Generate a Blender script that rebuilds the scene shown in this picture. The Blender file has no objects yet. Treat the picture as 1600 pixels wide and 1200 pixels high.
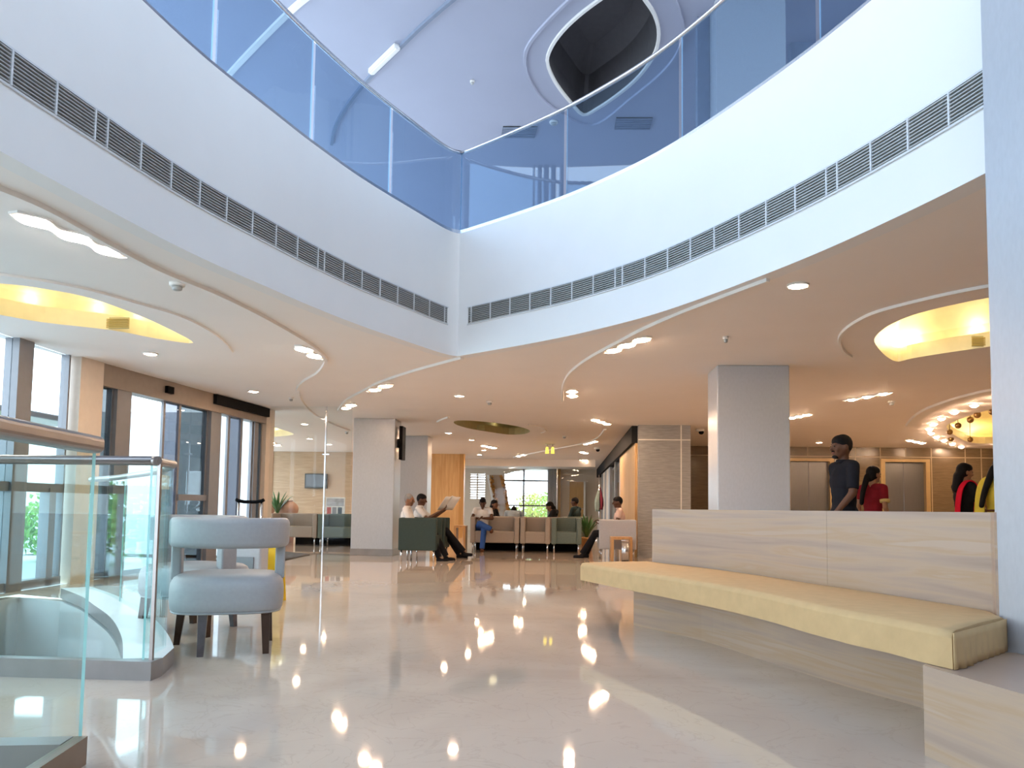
import bpy, bmesh, math, random
from mathutils import Vector, Matrix, Quaternion
random.seed(7)
PI = math.pi
sc = bpy.context.scene
COL = sc.collection

# ------------------------------------------------------------------ camera
F = 1200.0; EYE = 0.95; SH = 0.0721
R3 = (Matrix.Rotation(math.radians(3.48), 3, 'Z') @ Matrix.Rotation(PI/2 + math.radians(3.8), 3, 'X')
      @ Matrix.Rotation(math.radians(0.79), 3, 'Z'))
cam_d = bpy.data.cameras.new('camera'); cam = bpy.data.objects.new('camera', cam_d); COL.objects.link(cam)
cam_d.sensor_width = 36; cam_d.lens = 27; cam_d.shift_y = SH; cam_d.clip_end = 500
cam.matrix_world = Matrix.Translation((0, 0, EYE)) @ R3.to_4x4()
sc.camera = cam

def ray(px, py):
    return R3 @ Vector(((px-800)/F, (600-py)/F + SH*1600/F, -1))
def at(px, py, z):
    """survey helper: the point of the photograph that lies on the level z"""
    v = ray(px, py); t = (z-EYE)/v.z
    return Vector((v.x*t, v.y*t, z))
def at_y(px, py, y):
    v = ray(px, py); t = y/v.y
    return Vector((v.x*t, y, EYE+v.z*t))
def at_line(px, py, A, B):
    """the point of the photograph that lies on the vertical plane through A and B"""
    v = ray(px, py); d = (B-A); n = Vector((-d.y, d.x, 0))
    t = n.dot(A-Vector((0, 0, EYE)))/n.dot(v)
    return Vector((v.x*t, v.y*t, EYE+v.z*t))

CZ = 2.70          # lower ceiling
PZ = 4.14          # top of the balcony edge
RZ = 5.13          # balcony handrail
UZ = 7.30          # upper ceiling

# ------------------------------------------------------------------ materials
def new_mat(name):
    m = bpy.data.materials.new(name); m.use_nodes = True
    nt = m.node_tree; b = nt.nodes['Principled BSDF']
    return m, nt, b
def mat(name, col, rough=0.5, metal=0.0, var=0.06, scale=12.0, stretch=(1, 1, 1), bump=0.0, spec=0.5, col2=None, detail=4.0, coat=0.0):
    m, nt, b = new_mat(name)
    tc = nt.nodes.new('ShaderNodeTexCoord'); mp = nt.nodes.new('ShaderNodeMapping')
    nz = nt.nodes.new('ShaderNodeTexNoise'); rp = nt.nodes.new('ShaderNodeValToRGB')
    mp.inputs['Scale'].default_value = stretch
    nz.inputs['Scale'].default_value = scale; nz.inputs['Detail'].default_value = detail
    nt.links.new(tc.outputs['Object'], mp.inputs['Vector']); nt.links.new(mp.outputs['Vector'], nz.inputs['Vector'])
    nt.links.new(nz.outputs['Fac'], rp.inputs['Fac'])
    c2 = col2 if col2 else tuple(min(1, c*(1+var)) for c in col)
    c1 = col if col2 else tuple(c*(1-var) for c in col)
    rp.color_ramp.elements[0].position = 0.3; rp.color_ramp.elements[1].position = 0.7
    rp.color_ramp.elements[0].color = (*c1, 1); rp.color_ramp.elements[1].color = (*c2, 1)
    nt.links.new(rp.outputs['Color'], b.inputs['Base Color'])
    b.inputs['Roughness'].default_value = rough; b.inputs['Metallic'].default_value = metal
    b.inputs['Specular IOR Level'].default_value = spec
    if coat: b.inputs['Coat Weight'].default_value = coat; b.inputs['Coat Roughness'].default_value = 0.05
    if bump:
        bp = nt.nodes.new('ShaderNodeBump'); bp.inputs['Strength'].default_value = bump; bp.inputs['Distance'].default_value = 0.01
        nt.links.new(nz.outputs['Fac'], bp.inputs['Height']); nt.links.new(bp.outputs['Normal'], b.inputs['Normal'])
    return m
def emis(name, col, s):
    m, nt, b = new_mat(name)
    b.inputs['Base Color'].default_value = (*col, 1)
    b.inputs['Emission Color'].default_value = (*col, 1); b.inputs['Emission Strength'].default_value = s
    return m
def glass(name, tint, ior=1.45, rough=0.0, extra=0.0):
    """thin architectural glass: tinted transmission with a Fresnel reflection"""
    m = bpy.data.materials.new(name); m.use_nodes = True; nt = m.node_tree; nt.nodes.clear()
    o = nt.nodes.new('ShaderNodeOutputMaterial'); mx = nt.nodes.new('ShaderNodeMixShader')
    t = nt.nodes.new('ShaderNodeBsdfTransparent'); g = nt.nodes.new('ShaderNodeBsdfGlossy'); f = nt.nodes.new('ShaderNodeLayerWeight'); pw = nt.nodes.new('ShaderNodeMath'); pw.operation = 'POWER'; pw.inputs[1].default_value = 4.5
    ma = nt.nodes.new('ShaderNodeMath'); ma.operation = 'MULTIPLY_ADD'; f0 = ((ior-1)/(ior+1))**2; ma.inputs[1].default_value = 0.85-extra; ma.inputs[2].default_value = f0
    nt.links.new(f.outputs['Facing'], pw.inputs[0]); nt.links.new(pw.outputs[0], ma.inputs[0])
    t.inputs['Color'].default_value = (*tint, 1); g.inputs['Roughness'].default_value = rough
    g.inputs['Color'].default_value = (0.9, 0.95, 1, 1)
    nt.links.new(ma.outputs[0], mx.inputs[0]); nt.links.new(t.outputs[0], mx.inputs[1]); nt.links.new(g.outputs[0], mx.inputs[2])
    nt.links.new(mx.outputs[0], o.inputs['Surface'])
    return m
def wood(name, c1, c2, scale=(1, 1, 1), rough=0.4, dist=2.0, ws=4.0):
    m, nt, b = new_mat(name)
    tc = nt.nodes.new('ShaderNodeTexCoord'); mp = nt.nodes.new('ShaderNodeMapping'); mp.inputs['Scale'].default_value = scale
    nz = nt.nodes.new('ShaderNodeTexNoise'); nz.inputs['Scale'].default_value = ws; nz.inputs['Detail'].default_value = 6; nz.inputs['Distortion'].default_value = dist*0.3
    rp = nt.nodes.new('ShaderNodeValToRGB')
    rp.color_ramp.elements[0].color = (*c1, 1); rp.color_ramp.elements[1].color = (*c2, 1)
    rp.color_ramp.elements[0].position = 0.3; rp.color_ramp.elements[1].position = 0.7
    nt.links.new(tc.outputs['Object'], mp.inputs['Vector']); nt.links.new(mp.outputs['Vector'], nz.inputs['Vector'])
    nt.links.new(nz.outputs['Fac'], rp.inputs['Fac']); nt.links.new(rp.outputs['Color'], b.inputs['Base Color'])
    b.inputs['Roughness'].default_value = rough
    return m

M = {}
M['white'] = mat('white paint', (0.80, 0.80, 0.79), 0.6, var=0.01, scale=3)
M['ceil'] = mat('ceiling paint', (0.86, 0.815, 0.77), 0.65, var=0.012, scale=2)
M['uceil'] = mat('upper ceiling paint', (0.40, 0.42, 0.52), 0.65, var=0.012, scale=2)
M['trimw'] = mat('moulding paint', (0.82, 0.80, 0.76), 0.5, var=0.01)
M['stone'] = mat('pale granite cladding', (0.455, 0.475, 0.51), 0.28, var=0.035, scale=45, stretch=(1, 1, 0.5))
M['pier'] = mat('grey brown stone', (0.31, 0.305, 0.295), 0.25, var=0.14, scale=5, stretch=(1, 1, 7))
M['lift'] = mat('tan stone cladding', (0.135, 0.095, 0.052), 0.22, var=0.15, scale=4, stretch=(1, 1, 6))
M['joint'] = mat('pale joint', (0.75, 0.72, 0.66), 0.5)
M['tanjoint'] = mat('tan joint', (0.36, 0.27, 0.16), 0.4)
M['beige'] = mat('beige plaster', (0.62, 0.53, 0.44), 0.5, var=0.03)
M['wall'] = mat('warm wall paint', (0.66, 0.56, 0.45), 0.6, var=0.02)
M['frame'] = mat('grey aluminium frame', (0.20, 0.20, 0.215), 0.35, 0.3, var=0.03)
M['header'] = mat('brown header panel', (0.26, 0.21, 0.17), 0.5, var=0.05)
M['dark'] = mat('dark metal', (0.014, 0.014, 0.015), 0.7, 0.0, spec=0.05)
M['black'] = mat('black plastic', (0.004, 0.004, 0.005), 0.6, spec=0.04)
M['steel'] = mat('brushed steel', (0.62, 0.62, 0.63), 0.25, 1.0, var=0.05, scale=20, stretch=(8, 8, 0.3))
M['rail'] = mat('satin steel rail', (0.33, 0.31, 0.30), 0.32, 0.85, var=0.03)
M['chrome'] = mat('polished chrome', (0.80, 0.80, 0.82), 0.12, 1.0, var=0.02)
M['doorsteel'] = mat('lift door steel', (0.20, 0.20, 0.21), 0.33, 0.85, var=0.06, scale=14, stretch=(10, 10, 0.2))
M['goldframe'] = mat('bronze door frame', (0.40, 0.28, 0.13), 0.35, 0.3, var=0.05)
M['gold'] = mat('gold leaf', (0.92, 0.83, 0.56), 0.4, 0.1, var=0.06, scale=6)
M['olive'] = mat('olive gold paint', (0.46, 0.41, 0.22), 0.45, 0.2, var=0.05)
M['bronze'] = mat('bronze ball', (0.22, 0.12, 0.04), 0.3, 0.7)
M['fabric_grey'] = mat('pale grey leather', (0.34, 0.345, 0.355), 0.45, var=0.03, scale=40, bump=0.05)
M['leg_dark'] = mat('dark stained wood', (0.045, 0.022, 0.014), 0.25, var=0.2, scale=8, stretch=(1, 1, 0.2))
M['leg_lit'] = mat('side lit dark wood', (0.10, 0.09, 0.10), 0.2, var=0.2)  # lit copy of the dark leg wood, side light put into its colour
M['sofa_beige'] = mat('beige leatherette', (0.34, 0.285, 0.24), 0.6, var=0.03, scale=30, spec=0.15)
M['sofa_green'] = mat('sage green leatherette', (0.13, 0.165, 0.145), 0.6, var=0.05, scale=30, spec=0.15)
M['sofa_dark'] = mat('dark green leatherette', (0.035, 0.053, 0.048), 0.6, var=0.05, scale=30, spec=0.15)
M['sofa_grey'] = mat('silver grey leatherette', (0.46, 0.46, 0.48), 0.6, var=0.03, scale=30, spec=0.15)
M['cushion'] = mat('cream bench cloth', (0.57, 0.385, 0.19), 0.75, var=0.05, scale=14, bump=0.12)
M['wood_wall'] = wood('blond plank wall', (0.36, 0.25, 0.15), (0.48, 0.35, 0.225), (0.6, 0.6, 10), 0.5)
M['wood_orange'] = wood('honey veneer', (0.50, 0.28, 0.10), (0.66, 0.42, 0.19), (5, 5, 0.3), 0.6)
M['wood_table'] = wood('table beech', (0.48, 0.25, 0.09), (0.60, 0.34, 0.14), (9, 9, 0.6), 0.35)
M['wood_deep'] = wood('deep honey veneer', (0.38, 0.20, 0.06), (0.50, 0.28, 0.09), (9, 9, 0.4), 0.35)
M['planter'] = mat('terracotta', (0.50, 0.30, 0.22), 0.6)
M['leaf'] = mat('leaf green', (0.06, 0.16, 0.05), 0.45, var=0.4, scale=5)
M['bush'] = mat('bush leaves', (0.28, 0.55, 0.10), 0.5, var=0.45, scale=2)
M['yellowbush'] = mat('yellow green leaves', (0.45, 0.45, 0.12), 0.5, var=0.35, scale=2)
M['bark'] = mat('bark', (0.18, 0.13, 0.09), 0.8, var=0.3)
M['paving'] = mat('outdoor paving', (0.66, 0.67, 0.66), 0.7, var=0.06, scale=3)
M['concrete'] = mat('smooth concrete', (0.47, 0.46, 0.45), 0.6, var=0.05, scale=2)
M['ledge'] = mat('white ledge', (0.82, 0.84, 0.85), 0.35, var=0.02)
M['kerb'] = mat('grey stone kerb', (0.24, 0.225, 0.22), 0.3, var=0.08, scale=6)
M['kerbbrown'] = mat('brown stone kerb', (0.17, 0.115, 0.08), 0.3, var=0.12, scale=8)
M['slat'] = mat('grille slat', (0.42, 0.43, 0.42), 0.45, 0.2, var=0.03)
M['grilleback'] = mat('grille shadow box', (0.035, 0.038, 0.036), 0.7)
M['grilleframe'] = mat('grille frame', (0.66, 0.68, 0.70), 0.45, var=0.02)
M['goldslat'] = mat('gold grille slat', (0.48, 0.36, 0.12), 0.4, 0.4)
M['yellow'] = mat('yellow plastic', (0.85, 0.55, 0.02), 0.4, var=0.03)
M['paper'] = mat('white paper', (0.82, 0.82, 0.80), 0.7, var=0.02)
M['ink'] = mat('grey print', (0.30, 0.30, 0.33), 0.7, var=0.3, scale=60)
M['redink'] = mat('red print', (0.55, 0.10, 0.08), 0.7, var=0.2, scale=60)
M['screen'] = mat('dark glossy screen', (0.06, 0.075, 0.095), 0.12, var=0.2, scale=2)
M['bezel'] = mat('dark bezel', (0.03, 0.035, 0.04), 0.35)
M['mat'] = mat('dark doormat', (0.07, 0.06, 0.055), 0.95, var=0.2, scale=80, bump=0.3)
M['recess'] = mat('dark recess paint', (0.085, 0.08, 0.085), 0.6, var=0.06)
M['greyband'] = mat('grey blue band', (0.20, 0.24, 0.32), 0.5)
M['maroon'] = mat('maroon cloth', (0.22, 0.02, 0.05), 0.8, var=0.1)
M['flaggreen'] = mat('grey green cloth', (0.22, 0.28, 0.26), 0.8, var=0.1)
M['curtain'] = mat('grey curtain', (0.42, 0.40, 0.40), 0.8, var=0.08, scale=3, stretch=(14, 14, 0.1))
M['orangeleaf'] = mat('orange foliage', (0.50, 0.22, 0.04), 0.7, var=0.4, scale=6)
M['brownpanel'] = mat('brown leaning panel', (0.42, 0.30, 0.21), 0.6, var=0.06)
M['glass_up'] = glass('blue balcony glass', (0.63, 0.73, 0.83), 1.45)
M['glass_rail'] = glass('green tinted railing glass', (0.90, 0.97, 0.965), 1.4, extra=0.5)
M['glass_win'] = glass('window glass', (0.93, 0.97, 0.98), 1.45)
M['glass_dim'] = glass('reflection dimmed window glass', (0.28, 0.305, 0.315), 1.42)  # dark tint stands in for reflections of the interior
M['glass_mid'] = glass('reflection greyed door glass', (0.38, 0.395, 0.43), 1.42)  # grey tint stands in for reflections on the door panes
M['glass_part'] = glass('partition glass', (0.96, 0.98, 0.98), 1.22)
M['glass_edge'] = mat('glass edge', (0.42, 0.74, 0.74), 0.15, var=0.05)
M['glass_edge_blue'] = mat('blue glass edge', (0.55, 0.78, 0.95), 0.15, var=0.05)
M['lamp'] = emis('lamp glow', (1.0, 0.68, 0.44), 270)
M['lampwarm'] = emis('warm lamp glow', (1.0, 0.90, 0.76), 9)
M['lampsoft'] = emis('soft lamp glow', (1.0, 0.72, 0.54), 0.5); M['lampcool'] = emis('cool lamp glow', (1.0, 0.90, 0.80), 150)
M['yellowlamp'] = emis('yellow lit shade', (1.0, 0.78, 0.10), 1.6)

# polished marble floor
def floor_mat():
    m, nt, b = new_mat('polished beige marble')
    tc = nt.nodes.new('ShaderNodeTexCoord')
    n1 = nt.nodes.new('ShaderNodeTexNoise'); n1.inputs['Scale'].default_value = 0.55; n1.inputs['Detail'].default_value = 8; n1.inputs['Distortion'].default_value = 1.4
    n2 = nt.nodes.new('ShaderNodeTexNoise'); n2.inputs['Scale'].default_value = 2.2; n2.inputs['Detail'].default_value = 10; n2.inputs['Distortion'].default_value = 2.5
    r1 = nt.nodes.new('ShaderNodeValToRGB'); r2 = nt.nodes.new('ShaderNodeValToRGB'); mx = nt.nodes.new('ShaderNodeMix'); mx.data_type = 'RGBA'
    r1.color_ramp.elements[0].color = (0.55, 0.455, 0.38, 1); r1.color_ramp.elements[1].color = (0.65, 0.55, 0.455, 1)
    r1.color_ramp.elements[0].position = 0.35; r1.color_ramp.elements[1].position = 0.65
    e = r2.color_ramp.elements; e[0].position = 0.485; e[0].color = (0, 0, 0, 1); e[1].position = 0.515; e[1].color = (0, 0, 0, 1)
    k = e.new(0.5); k.color = (0.22, 0.22, 0.22, 1)
    nt.links.new(tc.outputs['Object'], n1.inputs['Vector']); nt.links.new(tc.outputs['Object'], n2.inputs['Vector'])
    nt.links.new(n1.outputs['Fac'], r1.inputs['Fac']); nt.links.new(n2.outputs['Fac'], r2.inputs['Fac'])
    nt.links.new(r2.outputs['Color'], mx.inputs['Factor']); nt.links.new(r1.outputs['Color'], mx.inputs['A'])
    mx.inputs['B'].default_value = (0.38, 0.30, 0.23, 1)
    nt.links.new(mx.outputs['Result'], b.inputs['Base Color'])
    b.inputs['Roughness'].default_value = 0.04; b.inputs['Specular IOR Level'].default_value = 0.8
    return m
M['floor'] = floor_mat()

# streaky bench stone
def bench_mat():
    m, nt, b = new_mat('streaked travertine')
    tc = nt.nodes.new('ShaderNodeTexCoord'); mp = nt.nodes.new('ShaderNodeMapping'); mp.inputs['Scale'].default_value = (0.45, 0.45, 9)
    mp.inputs['Rotation'].default_value = (0.035, 0.03, 0)
    n = nt.nodes.new('ShaderNodeTexNoise'); n.inputs['Scale'].default_value = 1.6; n.inputs['Detail'].default_value = 7; n.inputs['Distortion'].default_value = 0.5
    r = nt.nodes.new('ShaderNodeValToRGB'); e = r.color_ramp.elements
    e[0].position = 0.28; e[0].color = (0.36, 0.262, 0.205, 1); e[1].position = 0.75; e[1].color = (0.48, 0.355, 0.275, 1)
    for p, c in ((0.42, (0.42, 0.308, 0.24)), (0.52, (0.465, 0.335, 0.24)), (0.6, (0.45, 0.31, 0.20)), (0.66, (0.475, 0.352, 0.27))):
        q = e.new(p); q.color = (*c, 1)
    nt.links.new(tc.outputs['Object'], mp.inputs['Vector']); nt.links.new(mp.outputs['Vector'], n.inputs['Vector'])
    nt.links.new(n.outputs['Fac'], r.inputs['Fac']); nt.links.new(r.outputs['Color'], b.inputs['Base Color'])
    b.inputs['Roughness'].default_value = 0.3
    return m
M['bench'] = bench_mat()

# ------------------------------------------------------------------ mesh helpers
class MB:
    """collects shapes; build() links them as ONE mesh object"""
    def __init__(s): s.bm = bmesh.new(); s.mi = 0
    def _v(s, pts): return [s.bm.verts.new(p) for p in pts]
    def face(s, vs, mi=None):
        try: f = s.bm.faces.new(vs)
        except ValueError: return None
        f.material_index = s.mi if mi is None else mi
        return f
    def quad(s, pts, mi=None): return s.face(s._v(pts), mi)
    def box(s, lo, hi, bev=0, seg=2, rot=None, about=None, mi=None):
        lo, hi = Vector(lo), Vector(hi); c = (lo+hi)/2; d = hi-lo
        r = bmesh.ops.create_cube(s.bm, size=1); vs = r['verts']
        for v in vs: v.co = Vector((v.co.x*d.x, v.co.y*d.y, v.co.z*d.z)) + c
        fs = set(f for v in vs for f in v.link_faces)
        for f in fs: f.material_index = s.mi if mi is None else mi
        if bev:
            es = list(set(e for v in vs for e in v.link_edges))
            q = bmesh.ops.bevel(s.bm, geom=es, offset=bev, segments=seg, profile=0.5, affect='EDGES')
            vs = list(set(v for f in q['faces'] for v in f.verts) | set(v for v in vs if v.is_valid))
        if rot is not None:
            ab = Vector(about) if about is not None else c
            for v in vs: v.co = rot @ (v.co-ab) + ab
        return vs
    def bar(s, a, b, w, h, up=(0, 0, 1), mi=None):
        """rectangular bar from a to b"""
        a, b = Vector(a), Vector(b); d = (b-a).normalized(); up = Vector(up)
        x = d.cross(up); x = x.normalized() if x.length > 1e-6 else Vector((1, 0, 0)); y = x.cross(d)
        pts = [[p + x*sx*w/2 + y*sy*h/2 for sx, sy in ((-1, -1), (1, -1), (1, 1), (-1, 1))] for p in (a, b)]
        A, B = s._v(pts[0]), s._v(pts[1])
        s.face(A[::-1], mi); s.face(B, mi)
        for i in range(4): s.face([A[i], A[(i+1) % 4], B[(i+1) % 4], B[i]], mi)
    def prism(s, poly, z0, z1, mi=None, mside=None):
        A = s._v([(p[0], p[1], z0) for p in poly]); B = s._v([(p[0], p[1], z1) for p in poly])
        s.face(A[::-1], mi); s.face(B, mi); n = len(poly)
        for i in range(n): s.face([A[i], A[(i+1) % n], B[(i+1) % n], B[i]], mside if mside is not None else mi)
    def tube(s, path, r, seg=10, cap=True, rs=None):
        path = [Vector(p) for p in path]; rings = []; ref = None
        for i, p in enumerate(path):
            d = (path[min(i+1, len(path)-1)]-path[max(i-1, 0)]).normalized()
            if ref is None:
                ref = Vector((0, 0, 1)) if abs(d.z) < 0.9 else Vector((1, 0, 0))
            x = d.cross(ref).normalized(); y = x.cross(d).normalized()
            rr = rs[i] if rs else r
            rings.append(s._v([p + x*math.cos(2*PI*k/seg)*rr + y*math.sin(2*PI*k/seg)*rr for k in range(seg)]))
        for a, b in zip(rings, rings[1:]):
            for k in range(seg):
                f = s.face([a[k], a[(k+1) % seg], b[(k+1) % seg], b[k]])
                if f: f.smooth = True
        if cap: s.face(rings[0][::-1]); s.face(rings[-1])
    def sweep(s, path, prof, closed=False, mi=None, smooth=False):
        """sweep a profile [(out, up)] along a plan path [(x, y, z)]; out = left of travel"""
        path = [Vector(p) for p in path]; n = len(path); rings = []
        for i, p in enumerate(path):
            a = path[(i-1) % n] if closed else path[max(i-1, 0)]
            b = path[(i+1) % n] if closed else path[min(i+1, n-1)]
            d = (b-a); d.z = 0; d.normalize(); nrm = Vector((-d.y, d.x, 0))
            rings.append(s._v([p + nrm*o + Vector((0, 0, u)) for o, u in prof]))
        m = len(prof); rng = range(n) if closed else range(n-1)
        for i in rng:
            a, b = rings[i], rings[(i+1) % n]
            for k in range(m):
                f = s.face([a[k], a[(k+1) % m], b[(k+1) % m], b[k]], mi)
                if f: f.smooth = smooth
        if not closed: s.face(rings[0][::-1], mi); s.face(rings[-1], mi)
    def lathe(s, prof, c=(0, 0, 0), seg=20, smooth=True, sx=1, sy=1):
        c = Vector(c); rings = []
        for r, z in prof:
            if r < 1e-6: rings.append([s.bm.verts.new(c+Vector((0, 0, z)))])
            else: rings.append(s._v([c+Vector((r*sx*math.cos(2*PI*k/seg), r*sy*math.sin(2*PI*k/seg), z)) for k in range(seg)]))
        for a, b in zip(rings, rings[1:]):
            for k in range(seg):
                if len(a) == 1 and len(b) == 1: continue
                if len(a) == 1: f = s.face([a[0], b[(k+1) % seg], b[k]])
                elif len(b) == 1: f = s.face([a[k], a[(k+1) % seg], b[0]])
                else: f = s.face([a[k], a[(k+1) % seg], b[(k+1) % seg], b[k]])
                if f: f.smooth = smooth
        if len(rings[0]) > 1: s.face(rings[0][::-1])
        if len(rings[-1]) > 1: s.face(rings[-1])
        return [v for r_ in rings for v in r_]
    def cap(s, a, b, ra, rb, seg=12, rings=4, flat=False):
        """tapered capsule (or frustum when flat)"""
        a, b = Vector(a), Vector(b); d = b-a; L = d.length
        q = Vector((0, 0, 1)).rotation_difference(d.normalized()) if L > 1e-7 else Quaternion()
        prof = []
        if flat: prof = [(0, 0), (ra, 0), (rb, L), (0, L)]
        else:
            for i in range(rings+1):
                t = -PI/2 + PI/2*i/rings; prof.append((ra*math.cos(t) if i else 0, ra*math.sin(t)))
            for i in range(rings+1):
                t = PI/2*i/rings; prof.append((rb*math.cos(t) if i < rings else 0, L+rb*math.sin(t)))
        for v in s.lathe(prof, seg=seg): v.co = q @ v.co + a
    def ell(s, c, r, rot=None, u=14, v=10):
        M4 = Matrix.Translation(Vector(c)) @ (rot.to_4x4() if rot is not None else Matrix.Identity(4)) @ Matrix.Diagonal((r[0], r[1], r[2], 1))
        q = bmesh.ops.create_uvsphere(s.bm, u_segments=u, v_segments=v, radius=1, matrix=M4)
        for w in q['verts']:
            for f in w.link_faces: f.smooth = True; f.material_index = s.mi
    def build(s, name, mats, parent=None, origin=None, normals=True, smooth=False):
        if origin is not None:
            o = Vector(origin)
            for v in s.bm.verts: v.co -= o
        if normals: bmesh.ops.recalc_face_normals(s.bm, faces=s.bm.faces[:])
        if smooth:
            for f in s.bm.faces: f.smooth = True
        me = bpy.data.meshes.new(name); s.bm.to_mesh(me); s.bm.free()
        if not isinstance(mats, (list, tuple)): mats = [mats]
        for m in mats: me.materials.append(m)
        ob = bpy.data.objects.new(name, me); COL.objects.link(ob)
        if parent is not None: ob.parent = parent
        elif origin is not None: ob.location = origin
        return ob

def remesh(mb, voxel, smooth=3, fac=0.5):
    """fuse overlapping closed shapes into one continuous skin"""
    me = bpy.data.meshes.new('tmp'); mb.bm.to_mesh(me); mb.bm.free()
    ob = bpy.data.objects.new('tmp', me); COL.objects.link(ob)
    r = ob.modifiers.new('r', 'REMESH'); r.mode = 'VOXEL'; r.voxel_size = voxel
    if smooth:
        m = ob.modifiers.new('s', 'SMOOTH'); m.iterations = smooth; m.factor = fac
    dg = bpy.context.evaluated_depsgraph_get(); dg.update()
    new = bpy.data.meshes.new_from_object(ob.evaluated_get(dg))
    bpy.data.objects.remove(ob); bpy.data.meshes.remove(me)
    for p in new.polygons: p.use_smooth = True
    return new
def mesh_obj(name, me, m, parent):
    me.name = name; me.materials.clear(); me.materials.append(m)
    ob = bpy.data.objects.new(name, me); COL.objects.link(ob); ob.parent = parent
    return ob

def tag(o, label=None, cat=None, group=None, kind=None):
    if label: o['label'] = label
    if cat: o['category'] = cat
    if group: o['group'] = group
    if kind: o['kind'] = kind
    return o
def thing(name, label, cat, loc=(0, 0, 0), rz=0.0, group=None):
    o = bpy.data.objects.new(name, None); COL.objects.link(o); o.location = loc; o.rotation_euler = (0, 0, rz)
    o.empty_display_size = 0.1
    return tag(o, label, cat, group)
def dup(root, loc, rz, label, group=None):
    r = root.copy(); COL.objects.link(r); r.location = loc; r.rotation_euler = (0, 0, rz); r['label'] = label
    if group: r['group'] = group
    for ch in list(root.children):
        c = ch.copy(); COL.objects.link(c); c.parent = r
        for g in ch.children:
            d = g.copy(); COL.objects.link(d); d.parent = c
    return r
def struct(name, mb, mats, **k): return tag(mb.build(name, mats, **k), kind='structure')

def spline(pts, n=6, closed=False):
    """Catmull-Rom through pts"""
    P = [Vector(p) for p in pts]; out = []; N = len(P)
    for i in range(N if closed else N-1):
        g = lambda j: P[j % N] if closed else P[max(0, min(N-1, j))]
        a, b, c, d = g(i-1), g(i), g(i+1), g(i+2)
        for k in range(n):
            t = k/n
            out.append(0.5*((2*b) + (c-a)*t + (2*a-5*b+4*c-d)*t*t + (3*b-a-3*c+d)*t**3))
    if not closed: out.append(P[-1].copy())
    return out
def resample(path, step):
    out = [path[0].copy()]; acc = 0
    for a, b in zip(path, path[1:]):
        L = (b-a).length; p = 0
        while acc + L - p >= step:
            p += step-acc; acc = 0; out.append(a.lerp(b, p/L))
        acc += L-p
    return out
def flatz(pts, z): return [Vector((p.x, p.y, z)) for p in pts]
def offset(path, d, closed=False):
    out = []; n = len(path)
    for i, p in enumerate(path):
        a = path[(i-1) % n] if closed else path[max(i-1, 0)]; b = path[(i+1) % n] if closed else path[min(i+1, n-1)]
        t = (b-a); t.z = 0; t.normalize(); out.append(p + Vector((-t.y, t.x, 0))*d)
    return out

# ------------------------------------------------------------------ atrium outline (plan)
R_PIX = [(715, 556), (780, 545), (875, 527.5), (930, 514.5), (1005, 496), (1080, 471.5), (1177, 435), (1275, 396), (1372, 352), (1470, 305), (1558, 259.5)]
right_arc = [at(x, y, CZ) for x, y in R_PIX]
L_PIX = [(700, 507.5), (666, 494), (632.5, 480.5), (596, 466), (547.5, 445.5), (507.5, 426), (466, 406), (422.5, 382.5), (361, 351), (306, 321), (246, 285), (164, 232.5), (85, 181), (0, 126)]
left_arc = [at(x, y, 3.047) for x, y in L_PIX]
for p in left_arc: p.z = CZ
corner = right_arc[0].copy()
left_arc = [corner] + left_arc
right_full = right_arc + [Vector((2.55, 2.6, CZ)), Vector((2.75, 1.0, CZ)), Vector((2.6, -0.8, CZ)), Vector((1.9, -2.4, CZ)), Vector((0.2, -3.4, CZ))]
left_full = left_arc + [Vector((-2.9, 2.4, CZ)), Vector((-2.95, 1.0, CZ)), Vector((-2.75, -0.8, CZ)), Vector((-2.0, -2.4, CZ)), Vector((0.2, -3.4, CZ))]
RP = spline(right_full, 8); LP = spline(left_full, 8)
void = RP[:-1] + LP[::-1][:-1]            # closed loop, runs down the right arc and back up the left one
# small smoothing of survey noise
def relax(p, n):
    for _ in range(n):
        q = [v.copy() for v in p]
        for i in range(1, len(p)-1): p[i] = q[i]*0.5 + (q[i-1]+q[i+1])*0.25
    return p
RP = relax(RP, 30); LP = relax(LP, 30); void = RP[:-1] + LP[::-1][:-1]

def fill_with_holes(mb, outer, holes, z, mi=0):
    es = []
    for loop in [outer]+holes:
        vs = [mb.bm.verts.new((p[0], p[1], z)) for p in loop]
        for i in range(len(vs)): es.append(mb.bm.edges.new((vs[i], vs[(i+1) % len(vs)])))
    r = bmesh.ops.triangle_fill(mb.bm, use_beauty=True, use_dissolve=False, edges=es)
    for g in r['geom']:
        if isinstance(g, bmesh.types.BMFace): g.material_index = mi

XL, XR, YB, YF = -10.3, 15.0, -5.0, 36.0
OUT = [(-5.98, YB), (XR, YB), (XR, YF), (XL, YF), (XL, 14.2), (-5.5, 14.2), (-5.98, 8.0)]

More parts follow.
